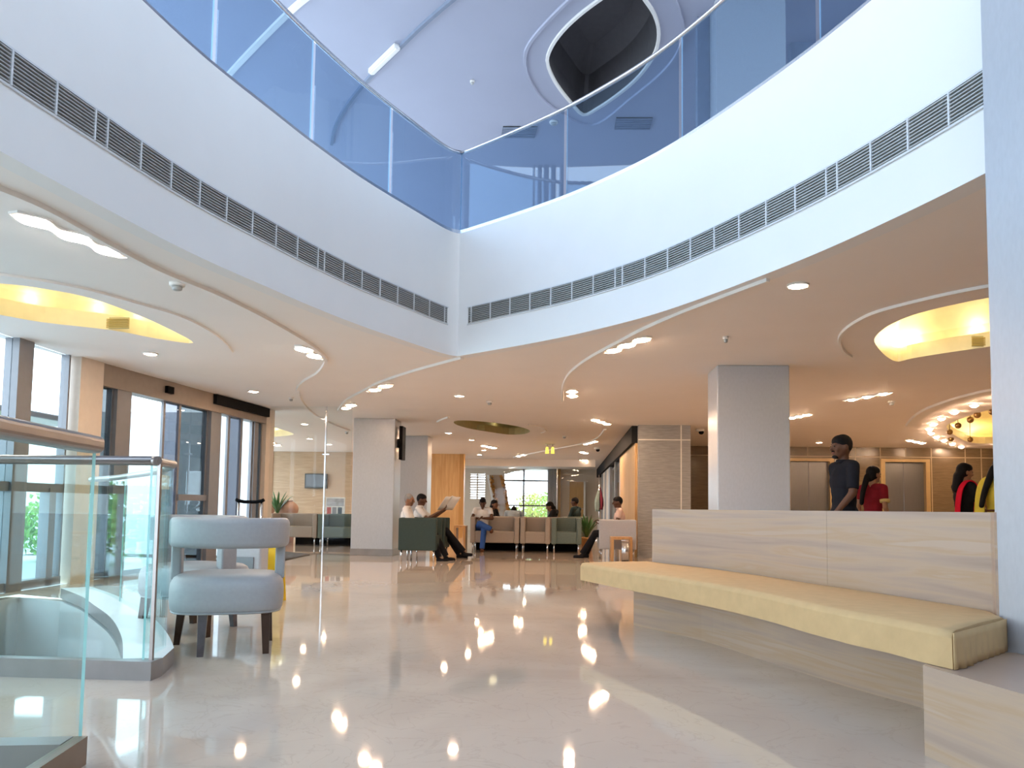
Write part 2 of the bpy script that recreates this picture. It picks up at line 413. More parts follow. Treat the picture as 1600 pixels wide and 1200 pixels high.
# lit coves in the lower ceiling
def px_loop(pts, z, n=5): return spline([at(x, y, z) for x, y in pts], n, closed=True)
COVES = {
 'left': px_loop([(0, 443), (70, 451.5), (140, 465.5), (210, 490), (262, 513), (302, 536), (245, 529), (175, 516), (70, 504), (0, 492), (-120, 470), (-190, 452), (-100, 440)], CZ, 4),
 'right': px_loop([(1366, 531), (1378, 516), (1400, 503), (1437, 489), (1500, 474), (1560, 463), (1660, 452), (1740, 470), (1700, 500), (1640, 524), (1562, 539), (1480, 551), (1425, 560), (1403, 565), (1388, 559), (1374, 546)], CZ, 4),
 'centre': px_loop([(709, 659), (714, 664), (735, 670), (765, 675), (795, 679), (820, 678), (828, 673), (812, 667), (780, 661.5), (745, 658), (720, 657)], CZ, 3),
 'lounge': px_loop([(390, 667), (420, 667), (440, 671), (459, 678.5), (440, 681.5), (415, 683), (385, 680)], CZ, 4),
 'dome': px_loop([(1479, 668), (1490, 659), (1520, 648), (1565, 636), (1640, 628), (1700, 640), (1690, 664), (1640, 684), (1565, 692), (1520, 692), (1496, 683)], CZ, 4),
}
def ccw(loop):
    a = sum(loop[i].x*loop[(i+1) % len(loop)].y - loop[(i+1) % len(loop)].x*loop[i].y for i in range(len(loop)))
    return loop if a > 0 else loop[::-1]
for k in COVES: COVES[k] = ccw(COVES[k])
void = ccw(void)

# ------------------------------------------------------------------ floor with the basement opening
OPEN_PIX = [(192, 1029), (190, 995), (173, 965), (145, 944), (128, 932), (95, 919)]
open_in = [at(x, y, 0.10) for x, y in OPEN_PIX]
well = spline(open_in, 5)
yf = open_in[0].y
well = flatz(well, 0) + [Vector((-5.55, open_in[-1].y+0.25, 0)), Vector((-5.55, yf, 0))]
well = ccw(well)
mb = MB(); fill_with_holes(mb, [(-5.75, YB), (XR, YB), (XR, YF), (XL, YF), (XL, 14.2), (-5.75, 14.2)], [well], 0)
floor = struct('floor', mb, M['floor'])
for p in floor.data.polygons:
    if p.normal.z < 0: p.flip()
mb = MB(); mb.sweep(flatz(well, -3.0), [(0, 0), (0, 2.97), (-0.15, 2.97), (-0.15, 0)], closed=True)
struct('wall_stairwell', mb, M['concrete'])
mb = MB(); mb.prism([(p.x, p.y) for p in well], -3.05, -3.0)
struct('floor_basement', mb, M['kerbbrown'])

# ------------------------------------------------------------------ lower ceiling
mb = MB(); fill_with_holes(mb, OUT, [void]+list(COVES.values()), CZ)
ceil = struct('ceiling', mb, M['ceil'])
mb = MB(); fill_with_holes(mb, [(-6.1, YB), (XR, YB), (XR, YF), (-6.1, YF)], [void], PZ-0.02)
struct('floor_upper', mb, M['ceil'])
# cove shells
COVE_M = {'left': 'gold', 'right': 'gold', 'centre': 'olive', 'lounge': 'gold', 'dome': 'gold'}
COVE_L = {'left': 'long gold lined leaf shaped ceiling cove at the left edge',
          'right': 'glowing gold leaf shaped ceiling cove left of the near right column',
          'centre': 'small olive gold oval ceiling cove beyond the middle column',
          'lounge': 'small yellow lit ceiling cove over the left lounge',
          'dome': 'gold dome cove ringed by small round lamps over the lift lobby'}
for k, loop in COVES.items():
    c = sum((p for p in loop), Vector())/len(loop)
    mb = MB(); H1 = 0.16
    H2 = {'left': 0.5, 'right': 0.5, 'centre': 0.35, 'lounge': 0.35, 'dome': 0.6}[k]
    rows = [(1.0, 0.0), (1.0, H1), (1.12, H1), (1.14, H1+0.12), (1.02, H1+0.12+H2*0.35), (0.75, H1+0.12+H2*0.75), (0.45, H1+0.12+H2*0.95), (0.2, H1+0.12+H2)]
    rings = []
    for sc_, z in rows:
        rings.append(mb._v([(c.x+(p.x-c.x)*sc_, c.y+(p.y-c.y)*sc_, CZ+z) for p in loop]))
    n = len(loop)
    for i, (a, b) in enumerate(zip(rings, rings[1:])):
        for j in range(n):
            f = mb.face([a[j], a[(j+1) % n], b[(j+1) % n], b[j]], 0)
            if f and i > 2: f.smooth = True
    mb.face(rings[-1])
    ob = mb.build('ceiling_cove', M[COVE_M[k]]); tag(ob, COVE_L[k], 'ceiling cove', kind='structure')

# ------------------------------------------------------------------ balcony edge (atrium fascia)
def fascia(path, name):
    mb = MB(); mb.sweep(flatz(path, 0), [(0, CZ), (0, PZ), (-0.12, PZ), (-0.12, CZ)] if name == 'l' else [(0, CZ), (0, PZ), (0.12, PZ), (0.12, CZ)], smooth=True)
    return mb
# right arc travels away from the corner: solid side is to the left of travel (+); left arc: to the right (-)
mb = MB(); mb.sweep(flatz(RP, 0), [(0, CZ-0.004), (0, PZ), (0.14, PZ), (0.14, CZ-0.004)], smooth=False)
struct('wall_atrium_right', mb, M['white'])
mb = MB(); mb.sweep(flatz(LP, 0), [(0, CZ-0.004), (0, PZ), (-0.14, PZ), (-0.14, CZ-0.004)], smooth=False)
struct('wall_atrium_left', mb, M['white'])

# air grilles set in both fascias
def grille(path, side, label):
    o = thing('linear_air_grille', label, 'air grille', path[0])
    z0, z1 = 3.05, 3.235
    total = resample(path, 0.005)
    L = len(total)*0.005; s0 = 0.17; s = s0; i = 0
    def P(u):
        k = min(len(total)-2, max(0, int(u/0.005))); return total[k]
    pan = []
    while s < min(L-0.3, 7.4):
        w = 0.28 if i % 9 != 8 else 0.085
        if i == 0: w = 0.045
        pan.append((s, s+w)); s += w+0.014; i += 1
    for a, b in pan:
        mb = MB(); sub = [P(a+(b-a)*t/4) for t in range(5)]
        sgn = -side     # direction of the room
        mb.mi = 1; mb.sweep(flatz(sub, 0), [(sgn*0.001, z0), (sgn*0.001, z1), (sgn*0.006, z1), (sgn*0.006, z0)])
        mb.mi = 0
        n = 9; pitch = (z1-z0)/n
        for k in range(n):
            zz = z0+pitch*(k+0.12)
            mb.sweep(flatz(sub, 0), [(sgn*0.006, zz), (sgn*0.006, zz+pitch*0.35), (sgn*0.016, zz+pitch*0.5), (sgn*0.016, zz+pitch*0.15)])
        mb.build('grille_panel', [M['slat'], M['grilleback']], parent=o, origin=path[0])
    mb = MB(); full = [P(s0-0.02+(s-s0+0.02)*t/60) for t in range(61)]
    for zz in (z0-0.012, z1): mb.sweep(flatz(full, 0), [(0.0, zz), (0, zz+0.012), (-side*0.012, zz+0.012), (-side*0.012, zz)])
    for a, b in pan:
        p = P(b+0.007); q = P(b+0.02); d = (q-p).normalized(); nrm = Vector((-d.y, d.x, 0))*(-side)
        mb.bar(flatz([p+nrm*0.009], z0)[0], flatz([p+nrm*0.009], z1)[0], 0.012, 0.016, up=nrm)
    mb.build('grille_frame', M['grilleframe'], parent=o, origin=path[0])
grille(flatz(RP, 0), 1, 'slim grey louvred air grille running along the right white balcony face')
grille(flatz(LP, 0), -1, 'slim grey louvred air grille running along the left grey balcony face')

# glass balustrade on both arcs
def balustrade(path, side, label, step):
    o = thing('glass_balustrade', label, 'balustrade', (path[0].x, path[0].y, PZ))
    org = (path[0].x, path[0].y, PZ)
    inner = offset(path, side*0.05); pts = resample(inner, 0.05)
    pts[0] = Vector((path[0].x, path[0].y+0.05, pts[0].z)); n = int(round(step/0.05)); i = 0; first = True
    while i < len(pts)-1 and i < 190:
        j = min(i+n, len(pts)-1); sub = pts[i:j:2] + [pts[j-1]] if j-i > 2 else pts[i:j]
        if len(sub) > 1:
            mb = MB(); mb.sweep(flatz(sub, 0), [(-0.007, PZ-0.02), (-0.007, RZ), (0.007, RZ), (0.007, PZ-0.02)], smooth=False)
            mb.bm.faces.ensure_lookup_table()
            for f in list(mb.bm.faces)[-2:]: f.material_index = 1
            mb.build('glass_pane', [M['glass_up'], M['glass_edge_blue']], parent=o, origin=org)
        i = j
    mb = MB(); rp = pts[0:190:2]; ring = [(0.022*math.cos(2*PI*k/10), RZ+0.022*math.sin(2*PI*k/10)) for k in range(10)]
    mb.sweep(flatz(rp, 0), ring, smooth=True); mb.build('handrail', M['chrome'], parent=o, origin=org)
    mb = MB(); mb.sweep(flatz(rp, 0), [(-0.02, PZ), (-0.02, PZ+0.05), (0.02, PZ+0.05), (0.02, PZ)]); mb.build('base_channel', M['steel'], parent=o, origin=org)
balustrade(RP, 1, 'blue glass balustrade with slim rail along the right upper balcony', 1.55)
balustrade(LP, -1, 'blue glass balustrade with slim rail along the left upper balcony', 1.25)

# ------------------------------------------------------------------ upper storey
OVAL = px_loop([(855, 94.5), (867, 63), (895, 31), (934, 0), (965, -18), (990, -20), (1009, 0), (1025, 28), (1029, 63), (1014, 98), (983, 133), (941, 163), (911, 178), (885, 150), (867, 126)], UZ, 4)
OVAL = ccw(OVAL)
sky_hole = [(-5.9, -4.6), (-4.4, -4.6), (-4.4, 3.5), (-5.9, 3.5)]  # unseen roof opening, added to light the right balcony face
mb = MB(); fill_with_holes(mb, [(-6.1, YB), (XR, YB), (XR, 22), (-6.1, 22)], [OVAL, [Vector((*p, 0)) for p in sky_hole], [Vector((*p, 0)) for p in ((2.8, -4.6), (4.4, -4.6), (4.4, 3.0), (2.8, 3.0))]], UZ)  # second unseen opening added on the right to light the left balcony face
struct('ceiling_upper', mb, M['uceil'])
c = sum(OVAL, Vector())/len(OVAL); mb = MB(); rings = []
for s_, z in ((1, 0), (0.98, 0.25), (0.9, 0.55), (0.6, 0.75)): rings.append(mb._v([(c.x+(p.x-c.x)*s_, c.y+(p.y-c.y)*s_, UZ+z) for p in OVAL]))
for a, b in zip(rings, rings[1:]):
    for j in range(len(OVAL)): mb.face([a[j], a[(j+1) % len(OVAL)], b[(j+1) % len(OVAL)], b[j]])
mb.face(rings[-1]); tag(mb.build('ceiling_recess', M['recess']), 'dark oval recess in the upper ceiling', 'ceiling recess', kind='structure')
TR = [0]
def trim(pts, z, w=0.035, h=0.018, closed=False, m='trimw', n=6):
    TR[0] += 1
    p = spline(pts, n, closed); mb = MB()
    mb.sweep(p, [(-w/2, 0), (w/2, 0), (w/2*0.8, -h), (-w/2*0.8, -h)], closed=closed, smooth=False)
    return struct('trim_%d' % TR[0], mb, M[m])
def ptrim(pix, z, **k): return trim([at(x, y, z) for x, y in pix], z, **k)
ptrim([(820, 94), (832, 60), (885, 3), (930, -30), (985, -48), (1035, -30), (1062, 20), (1066, 63), (1042, 105), (990, 150), (925, 195), (860, 165), (830, 130)], UZ, closed=True, w=0.05, h=0.03, m='uceil')
# rim of the recess
trim(OVAL[::3], UZ, closed=True, w=0.05, h=0.03, m='trimw', n=3)
ptrim([(730, -20), (704, 0), (660, 38), (620, 77), (578, 119), (545, 160), (525, 195), (518, 224)], UZ, w=0.06, h=0.04, m='greyband')
ptrim([(500, -20), (461, 10), (410, 60), (361, 112), (330, 150)], UZ, w=0.09, h=0.03, m='trimw')
a, b = at(580, 108, UZ), at(621, 68, UZ)
mb = MB(); mb.bar(a+Vector((0, 0, -0.04)), b+Vector((0, 0, -0.04)), 0.09, 0.07); o = mb.build('linear_ceiling_light', M['white'], origin=tuple(a))
tag(o, 'white linear light fitting on the upper ceiling above the left balcony', 'ceiling light')
mb = MB(); mb.bar(a+Vector((0, 0, -0.08)), b+Vector((0, 0, -0.08)), 0.04, 0.012); mb.build('diffuser', M['trimw'], parent=o, origin=tuple(a))
for (x0, x1, y0, y1, lab) in ((783, 840, 197, 214, 'dark slot air vent on the upper ceiling left of the smoke detector'), (960, 1020, 183, 201, 'dark slot air vent on the upper ceiling below the dark oval recess')):
    p = [at(x0, y1, UZ), at(x1-5, y1, UZ), at(x1, y0, UZ), at(x0+3, y0, UZ)]
    mb = MB(); mb.mi = 1; mb.prism([(q.x, q.y) for q in p], UZ-0.015, UZ-0.002); mb.mi = 0
    for k in range(6):
        t = (k+0.5)/6; mb.bar(flatz([p[0].lerp(p[3], t)], UZ-0.02)[0], flatz([p[1].lerp(p[2], t)], UZ-0.02)[0], 0.05, 0.01)
    tag(mb.build('ceiling_vent', [M['greyband'], M['grilleback']]), lab, 'air vent')
# upper walls and glazed left side
mb = MB(); mb.box((-6.1, 22, PZ), (XR, 22.2, UZ)); struct('wall_upper_back', mb, M['uceil'])
mb = MB(); mb.box((XR, YB, 0), (XR+0.2, YF, PZ+0.2)); struct('wall_right', mb, M['wall'])  # stops low so that added daylight enters the upper storey
mb = MB(); mb.box((-6.1, YB-0.2, CZ), (XR, YB, PZ+0.1)); mb.box((-4.0, YB-0.2, 0), (XR, YB, CZ)); struct('wall_back', mb, M['wall'])
mb = MB()
for x in (-5.7, -4): mb.box((x-0.05, YB-0.1, 0), (x+0.05, YB, CZ))
mb.box((-5.7, YB-0.1, 0), (-4.0, YB, 0.1))
for x in (-6, -3.6, -1.2, 1.2, 3.6, 6.0, 8.4, 10.8, 13.2): mb.box((x-0.05, YB-0.1, PZ), (x+0.05, YB, UZ))
mb.box((-5.7, YB-0.1, CZ-0.15), (-4.0, YB, CZ)); struct('window_16', mb, M['frame'])
mb = MB(); mb.box((-60, -60, -0.3), (40, YB-0.2, -0.06)); tag(mb.build('ground', M['paving']), kind='structure')
mb = MB()
for y in [-4.8, -2.4, 0, 2.4, 4.8, 7.2, 9.6, 12, 15, 18, 21.8]: mb.box((-6.1, y-0.05, PZ), (-5.98, y+0.05, UZ))
mb.box((-6.1, -4.8, 5.0), (-6.0, 21.8, 5.06)); struct('window_upper_left', mb, M['frame'])
# bands of wall seen beyond the right balcony glass
p0 = at_y(1090, 100, 9.6); p1 = at_y(1109, 100, 9.6)
mb = MB(); mb.box((p0.x, 9.6, PZ), (p1.x, 9.75, UZ)); struct('wall_upper_panel', mb, M['greyband'])
p0 = at_y(1236, 60, 10.2); mb = MB(); mb.box((p0.x, 10.2, PZ), (p0.x+3.5, 10.35, UZ)); struct('wall_upper_side', mb, M['greyband'])

# ------------------------------------------------------------------ ceiling mouldings (survey of the photograph)
ptrim([(-60, 270), (0, 292), (75, 325), (175, 381), (250, 420), (325, 451), (385, 479.5), (437, 507.5), (483, 535.5), (504, 553), (509, 565), (497, 581), (476, 594), (465.5, 608), (471, 626), (490, 646), (518, 661), (546, 672)], CZ, w=0.05, h=0.03, m='ceil')
ptrim([(-60, 421), (0, 427), (70, 437.5), (140, 451.5), (210, 471), (280, 492), (325, 514.5), (350, 534), (362, 549)], CZ, w=0.035, h=0.02, m='ceil')
ptrim([(529, 640), (542, 624), (569, 609), (595, 595.6), (644, 579), (690, 566), (722, 557.5)], CZ, w=0.05, h=0.03)
ptrim([(879, 625), (880, 605), (887.5, 586), (905, 569), (930, 552.5), (967, 532.5), (1005, 512.5), (1055, 490), (1100, 472), (1160, 449), (1200, 434)], CZ, w=0.04, h=0.03)
ptrim([(1330, 556), (1316, 545), (1312, 528), (1320, 514.6), (1340, 500), (1372, 485), (1437, 467.5), (1502, 453), (1559, 443), (1640, 436)], CZ, w=0.035, h=0.025)
ptrim([(1424, 664), (1434, 652), (1455, 638), (1490, 625), (1525, 615), (1565, 607), (1640, 600)], CZ, w=0.22, h=0.03)
ptrim([(945.6, 670), (936, 682), (917, 691), (869, 700.6), (831, 708), (803, 714)], CZ, w=0.06, h=0.03)
ptrim([(684, 658), (692, 654), (701, 651)], CZ, w=0.05, h=0.03)
ptrim([(826, 663), (845, 667), (853, 673), (846, 676)], CZ, w=0.04, h=0.02)

# ------------------------------------------------------------------ columns
def column(name, x0, x1, y0, y1, z0, z1, label, m='stone'):
    mb = MB(); mb.box((x0, y0, z0), (x1, y1, z1), bev=0.012, seg=2)
    o = mb.build(name, M[m], origin=((x0+x1)/2, (y0+y1)/2, z0)); tag(o, label, 'column', kind='structure')
    mb = MB(); mb.box((x0-0.006, y0-0.006, z0), (x1+0.006, y1+0.006, z0+0.13), bev=0.004); 
    mb.build('skirting', M['kerb'], parent=o, origin=((x0+x1)/2, (y0+y1)/2, z0))
    return o
A, B = at(555, 654.5, CZ), at(618, 654, CZ)
column('column', A.x, B.x, B.y, B.y+0.60, 0, CZ, 'pale granite column left of centre with a black screen on its side')
column('column', at(669, 681, CZ).x-0.85, at(669, 681, CZ).x, at(669, 681, CZ).y, at(669, 681, CZ).y+0.6, 0, CZ, 'grey granite column behind the black screen')
A, B = at(1120.5, 570.5, CZ), at(1231.5, 572, CZ)
column('column', A.x, B.x, A.y, A.y+0.58, 0, CZ, 'pale granite column behind the long stone bench')
column('column', A.x, B.x, A.y, A.y+0.58, PZ-0.02, UZ, 'grey column on the upper floor behind the right balcony glass')
cb = at_y(1572.5, 960, 3.62)
cb = Vector((cb.x, cb.y, 0)); NEARX, NEARY = cb.x, cb.y+0.08
column('column', NEARX, NEARX+1.0, NEARY-0.75, NEARY, 0, UZ, 'near tall pale column at the right edge', 'stone')
# stone pier on the right with pale joints
A, B = at(997.5, 664, CZ), at(1080, 664, CZ)
PX0, PX1, PY = A.x, B.x, A.y
mb = MB(); mb.box((PX0, PY, 0), (PX1, PY+1.2, CZ)); mb.mi = 1
jx = at_line(1065, 700, A, B).x; jz = at_line(1040, 687, A, B).z; jz2 = at_line(1040, 745+95, A, B).z
mb.box((jx-0.012, PY-0.003, 0), (jx+0.012, PY+0.01, CZ)); mb.box((PX0, PY-0.003, jz-0.01), (PX1, PY+0.01, jz+0.01))
tag(mb.build('column', [M['pier'], M['joint']]), 'grey brown stone pier with pale joints left of the bench wall', 'pier', kind='structure')

# ------------------------------------------------------------------ left glazed wall
WA, WB = at(105, 555, CZ), at(416, 640, CZ); W0 = Vector((WA.x-0.05, -4.8, CZ))
def wp(px): 
    p = at_line(px, 780, WA, WB); return Vector((p.x, p.y, 0))
WD = (WB-WA); WD.z = 0; WD.normalize(); WN = Vector((WD.y, -WD.x, 0))    # into the room
def wseg(mb, pa, pb, z0, z1, t0=-0.06, t1=0.06):
    a = wp(pa) if not isinstance(pa, Vector) else pa; b = wp(pb) if not isinstance(pb, Vector) else pb
    P = [a+WN*t0, b+WN*t0, b+WN*t1, a+WN*t1]
    mb.prism([(q.x, q.y) for q in P], z0, z1)
mb = MB(); wseg(mb, 102, 139, 0, CZ, -0.15, 0.12); struct('wall_left_pilaster', mb, M['beige'])
mb = MB(); wseg(mb, 404, 417, 0, CZ, -0.15, 0.10); struct('wall_left_end', mb, M['beige'])
hz = at_line(220, 600, WA, WB).z
HZ0 = 2.42
mb = MB(); wseg(mb, 139, 404, HZ0, CZ, -0.12, 0.10); struct('trim_header', mb, M['header'])
mb = MB(); wseg(mb, 318, 404, HZ0+0.12, CZ-0.01, 0.10, 0.16); struct('trim_track', mb, M['dark'])
mb = MB(); wseg(mb, 240, 250, HZ0+0.10, HZ0+0.2, 0.10, 0.15)
tag(mb.build('door_sensor', M['black']), 'small black motion sensor on the brown header above the glass doors', 'sensor')
# posts and panes
def post(n, a, b, m='frame', t=0.08):
    mb = MB(); wseg(mb, a, b, 0, HZ0, -t, t); struct('trim_post_%d' % n, mb, M[m])
post(1, 167, 190); post(2, 318, 334); post(3, 390, 396, 'frame', 0.05)
WINS = [(139, 167, 'glass_dim'), (190, 249, 'glass_win'), (249, 274, 'glass_mid'), (274, 318, 'glass_dim'), (334, 352, 'glass_win'), (352, 372, 'glass_mid'), (372, 390, 'glass_win'), (396, 404, 'glass_dim')]
for i, (a, b, g) in enumerate(WINS):
    mb = MB(); wseg(mb, a, b, 0.02, HZ0, -0.012, 0.012); struct('window_%d' % (i+1), mb, M[g])
    mb = MB()
    wseg(mb, a, a+1.6, 0.0, HZ0, -0.02, 0.02); wseg(mb, b-1.6, b, 0, HZ0, -0.02, 0.02); wseg(mb, a, b, 0, 0.07, -0.02, 0.02)
    if i == 3: wseg(mb, a, b, at_line(296, 778, WA, WB).z-0.04, at_line(296, 778, WA, WB).z+0.05, -0.04, 0.05)
    struct('trim_window_%d' % (i+1), mb, M['frame'])
# near windows left of the pilaster (their tops meet the ceiling, a transom at chest height)
LW = Vector((WA.x, WA.y, 0)); W0f = Vector((at(0, 521, CZ).x, at(0, 521, CZ).y, 0))
ND = (LW-W0f).normalized()
def near(t): return LW - ND*t
near_t = lambda px: (LW - Vector((*at_line(px, 700, WA, W0f+Vector((0, 0, CZ))).xy, 0))).length
NT = [0.02, near_t(34), near_t(10), near_t(10)+2.2, near_t(10)+4.6, near_t(10)+7.0, near_t(10)+9.0]
def nseg(mb, ta, tb, z0, z1, w=0.05):
    a, b = near(ta), near(tb); n = Vector((ND.y, -ND.x, 0))
    mb.prism([((a+n*-w).x, (a+n*-w).y), ((b+n*-w).x, (b+n*-w).y), ((b+n*w).x, (b+n*w).y), ((a+n*w).x, (a+n*w).y)], z0, z1)
tz = at_line(60, 762, WA, W0f+Vector((0, 0, CZ))).z
mb = MB(); nseg(mb, NT[1], NT[2], 0, CZ, 0.08)
for t in NT[3:]: nseg(mb, t, t+0.12, 0, CZ, 0.08)
nseg(mb, 0, NT[-1], tz-0.05, tz+0.05, 0.05); nseg(mb, 0, NT[-1], 0.0, 0.1, 0.06); nseg(mb, 0, 0.03, 0, CZ, 0.05)
m_ = near_t(78); nseg(mb, near_t(84), near_t(74), 0, tz, 0.06)
struct('window_9', mb, M['frame'])
mb = MB(); nseg(mb, 0.0, NT[1], 0.1, CZ, 0.006); struct('window_10', mb, M['glass_win'])
mb = MB(); nseg(mb, NT[2], NT[-1], 0.1, CZ, 0.006); struct('window_11', mb, M['glass_win'])
# paper notice on the glass door
a = at_line(247, 742, WA, WB); b = at_line(262, 765, WA, WB)
mb = MB(); P = [a+WN*0.02, b+WN*0.02, b+WN*0.024, a+WN*0.024]
mb.prism([(q.x, q.y) for q in P], b.z, a.z); tag(mb.build('paper_notice', M['paper']), 'blank white paper notice taped to the glass door', 'notice')

# outdoors beyond the left glazing
mb = MB(); mb.box((-60, YB-0.2, -0.3), (-6.0, 90, -0.06)); tag(mb.build('ground', M['paving']), kind='structure')
def bush(name, loc, r, n, m, label, cat='bush', group=None, trunk=0.0):
    o = thing(name, label, cat, loc, 0, group); mb = MB(); rnd = random.Random(int(loc[0]*100+loc[1]*37+n))
    for _ in range(n):
        d = Vector((rnd.gauss(0, 1), rnd.gauss(0, 1), rnd.gauss(0, 1))).normalized()*(rnd.random()**0.35)
        p = Vector((d.x*r[0], d.y*r[1], trunk + r[2] + d.z*r[2]*0.98))
        s = rnd.uniform(0.05, 0.11)*max(0.8, r[0]); q = Quaternion((rnd.random()-.5, rnd.random()-.5, rnd.random()-.5, rnd.random()-.5)); q.normalize()
        mb.quad([p+q@Vector((-s, 0, 0)), p+q@Vector((0, -s*0.55, 0.015)), p+q@Vector((s, 0, 0)), p+q@Vector((0, s*0.55, 0.015))])
    mb.build('foliage', M[m], parent=o, normals=False)
    mb = MB(); mb.tube([(0, 0, -0.05), (0.03, 0.02, (trunk+r[2])*0.6), (0, 0, trunk+r[2]*1.2)], 0.06, rs=[0.07*max(0.6, r[0]), 0.05, 0.02]); mb.build('stem', M['bark'], parent=o)
    return o
bs = [(-9.0, 11.2, .9, 1.1), (-10.6, 9.6, .8, .8), (-8.7, 12.9, .7, 1.0), (-12.5, 12.5, 1.1, 1.4), (-11.8, 15.6, 1.0, 1.2), (-13.5, 8.5, 1.0, 1.0), (-14.0, 18.2, 1.2, 1.3)]
blab = ['rounded bright green bush seen through the near railing glass', 'low green bush beyond the window seen behind the railing', 'green bush outside the sliding glass doors',
        'tall green bush at the back of the terrace', 'leafy green bush outside beside the terrace edge', 'pale green bush at the far left outside the window', 'green bush furthest out on the terrace']
for (x, y, r, h), lb in zip(bs, blab): bush('garden_bush', (x, y, -0.06), (r, r, h*0.62), 900, 'bush', lb, group='bushes on the terrace')
# terrace shelter: post, beam and flat canopy
o = thing('terrace_shelter', 'slim dark post with flat canopy on the terrace outside', 'shelter', (-7.6, 9.2, -0.06))
mb = MB(); mb.tube([(0, 0, 0), (0, 0, 2.1)], 0.045); mb.build('post', M['frame'], parent=o)
mb = MB(); mb.lathe([(0.16, 0), (0.14, 0.05), (0.05, 0.09)]); mb.build('base', M['frame'], parent=o)
mb = MB(); mb.box((-1.6, -1.2, 2.1), (0.9, 1.4, 2.18), bev=0.02); mb.build('canopy', M['frame'], parent=o)

# ------------------------------------------------------------------ rear and side rooms
# lounge wall with planks on the left back
yw = at(500, 706, CZ).y
mb = MB(); mb.box((XL, yw, 0), (at_y(557, 706, yw).x+1.5, yw+0.2, CZ)); struct('wall_lounge', mb, M['wood_wall'])
mb = MB(); mb.box((XL, WB.y+0.3, 0), (XL+0.1, yw, 0.4))
for y in (16.5, 18.5, 20.5, 22.5, 24.1): mb.box((XL+0.02, y-0.06, 0), (XL+0.14, y+0.06, CZ))
struct('window_12', mb, M['beige'])
mb = MB(); mb.box((at_y(420, 750, yw).x, yw-0.03, 0.5), (at_y(426, 750, yw).x, yw, CZ)); struct('trim_lounge', mb, M['beige'])
mb = MB(); mb.box((XL, 14.15, 0), (WB.x-0.1, 14.3, CZ)); struct('wall_left_return', mb, M['ledge'])
# honey veneer panel wall behind the second column
A, B = at(676, 709, CZ), at(722, 709, CZ)
mb = MB(); mb.box((A.x-0.8, A.y, 0), (B.x, A.y+0.25, CZ)); struct('wall_veneer', mb, M['wood_orange'])
mb = MB(); mb.box((B.x-0.09, A.y-0.04, 0), (B.x+0.06, A.y+0.27, CZ)); struct('trim_veneer', mb, M['wood_deep'])
VEN_Y = A.y; VEN_X = B.x
# right side wall of the waiting room running away from the pier
FR = at(935, 735, CZ)
SA = Vector((PX0, PY, 0)); SB = Vector((FR.x, 33.9, 0)); SD = (SB-SA).normalized(); SN = Vector((-SD.y, SD.x, 0))
def sp(px): p = at_line(px, 760, SA+Vector((0, 0, CZ)), SB+Vector((0, 0, CZ))); return Vector((p.x, p.y, 0))
def sseg(mb, pa, pb, z0, z1, t0=0.0, t1=0.06):
    a, b = (sp(q) if not isinstance(q, Vector) else q for q in (pa, pb))
    mb.prism([(q.x, q.y) for q in (a+SN*t0, b+SN*t0, b+SN*t1, a+SN*t1)], z0, z1)
mb = MB(); sseg(mb, 996, 936.5, 2.34, CZ, -0.05, 0.12); struct('trim_beam', mb, M['dark'])
mb = MB(); sseg(mb, 996, 971.5, 0, 2.34, -0.05, 0.05); struct('wall_wood_panel', mb, M['wood_orange'])
mb = MB(); sseg(mb, 971.5, 954, 0, 2.34, -0.01, 0.01); struct('window_13', mb, M['glass_win'])
mb = MB()
for a, b in ((972, 970.6), (963.6, 962.8), (955, 953), (949, 947.8), (943, 941.8)): sseg(mb, a, b, 0, 2.34, -0.04, 0.05)
struct('trim_mullion', mb, M['frame'])
mb = MB(); sseg(mb, 953.5, 949, 0, 2.34, -0.05, 0.04); sseg(mb, 946.5, 943.5, 0, 2.34, -0.05, 0.04); struct('wall_side_panel', mb, M['wall'])
# the rear wall with its arched window
YW = 33.5
def bx(px, y=YW): return at_y(px, 750, y).x
def bz(py, px=820, y=YW): return at_y(px, py, y).z
wt = bz(733); wb_ = bz(802); wx0, wx1 = bx(788), bx(855.5)
soff = bz(729)
mb = MB()
mb.box((XL, YW, 0), (bx(735), YW+0.2, CZ)); mb.box((bx(758), YW, 0), (wx0, YW+0.2, CZ)); mb.box((wx1, YW, 0), (5.5, YW+0.2, CZ))
mb.box((wx0, YW, 0), (wx1, YW+0.2, max(0.3, wb_-0.3))); 
mb.box((bx(735), YW, 0), (bx(758), YW+0.2, bz(780))); mb.box((bx(735), YW, bz(741)), (bx(758), YW+0.2, CZ))
N = 14; prev = None       # arched head
for i in range(N):
    x0 = wx0+(wx1-wx0)*i/N; x1 = wx0+(wx1-wx0)*(i+1)/N
    f = lambda x: wt - 0.30*(max(0, (wx0+(wx1-wx0)*0.62-x)/(wx1-wx0)))**1.6*1.7 - 0.05*max(0, (x-(wx0+(wx1-wx0)*0.75))/(wx1-wx0))
    mb.prism([(x0, YW), (x1, YW), (x1, YW+0.2), (x0, YW+0.2)], f((x0+x1)/2), CZ)
struct('wall_rear', mb, M['wall'])
mb = MB(); mx_ = bx(818.5); tz_ = bz(751)
mb.box((mx_-0.04, YW-0.02, 0.3), (mx_+0.04, YW+0.12, wt)); mb.box((wx0, YW-0.02, tz_-0.035), (wx1, YW+0.12, tz_+0.035)); mb.box((wx0, YW-0.02, bz(790)-0.03), (wx1, YW+0.12, bz(790)+0.03))
struct('window_14', mb, M['frame'])
mb = MB(); mb.box((wx0, YW+0.09, 0.3), (wx1, YW+0.1, wt)); struct('window_15', mb, M['glass_part'])
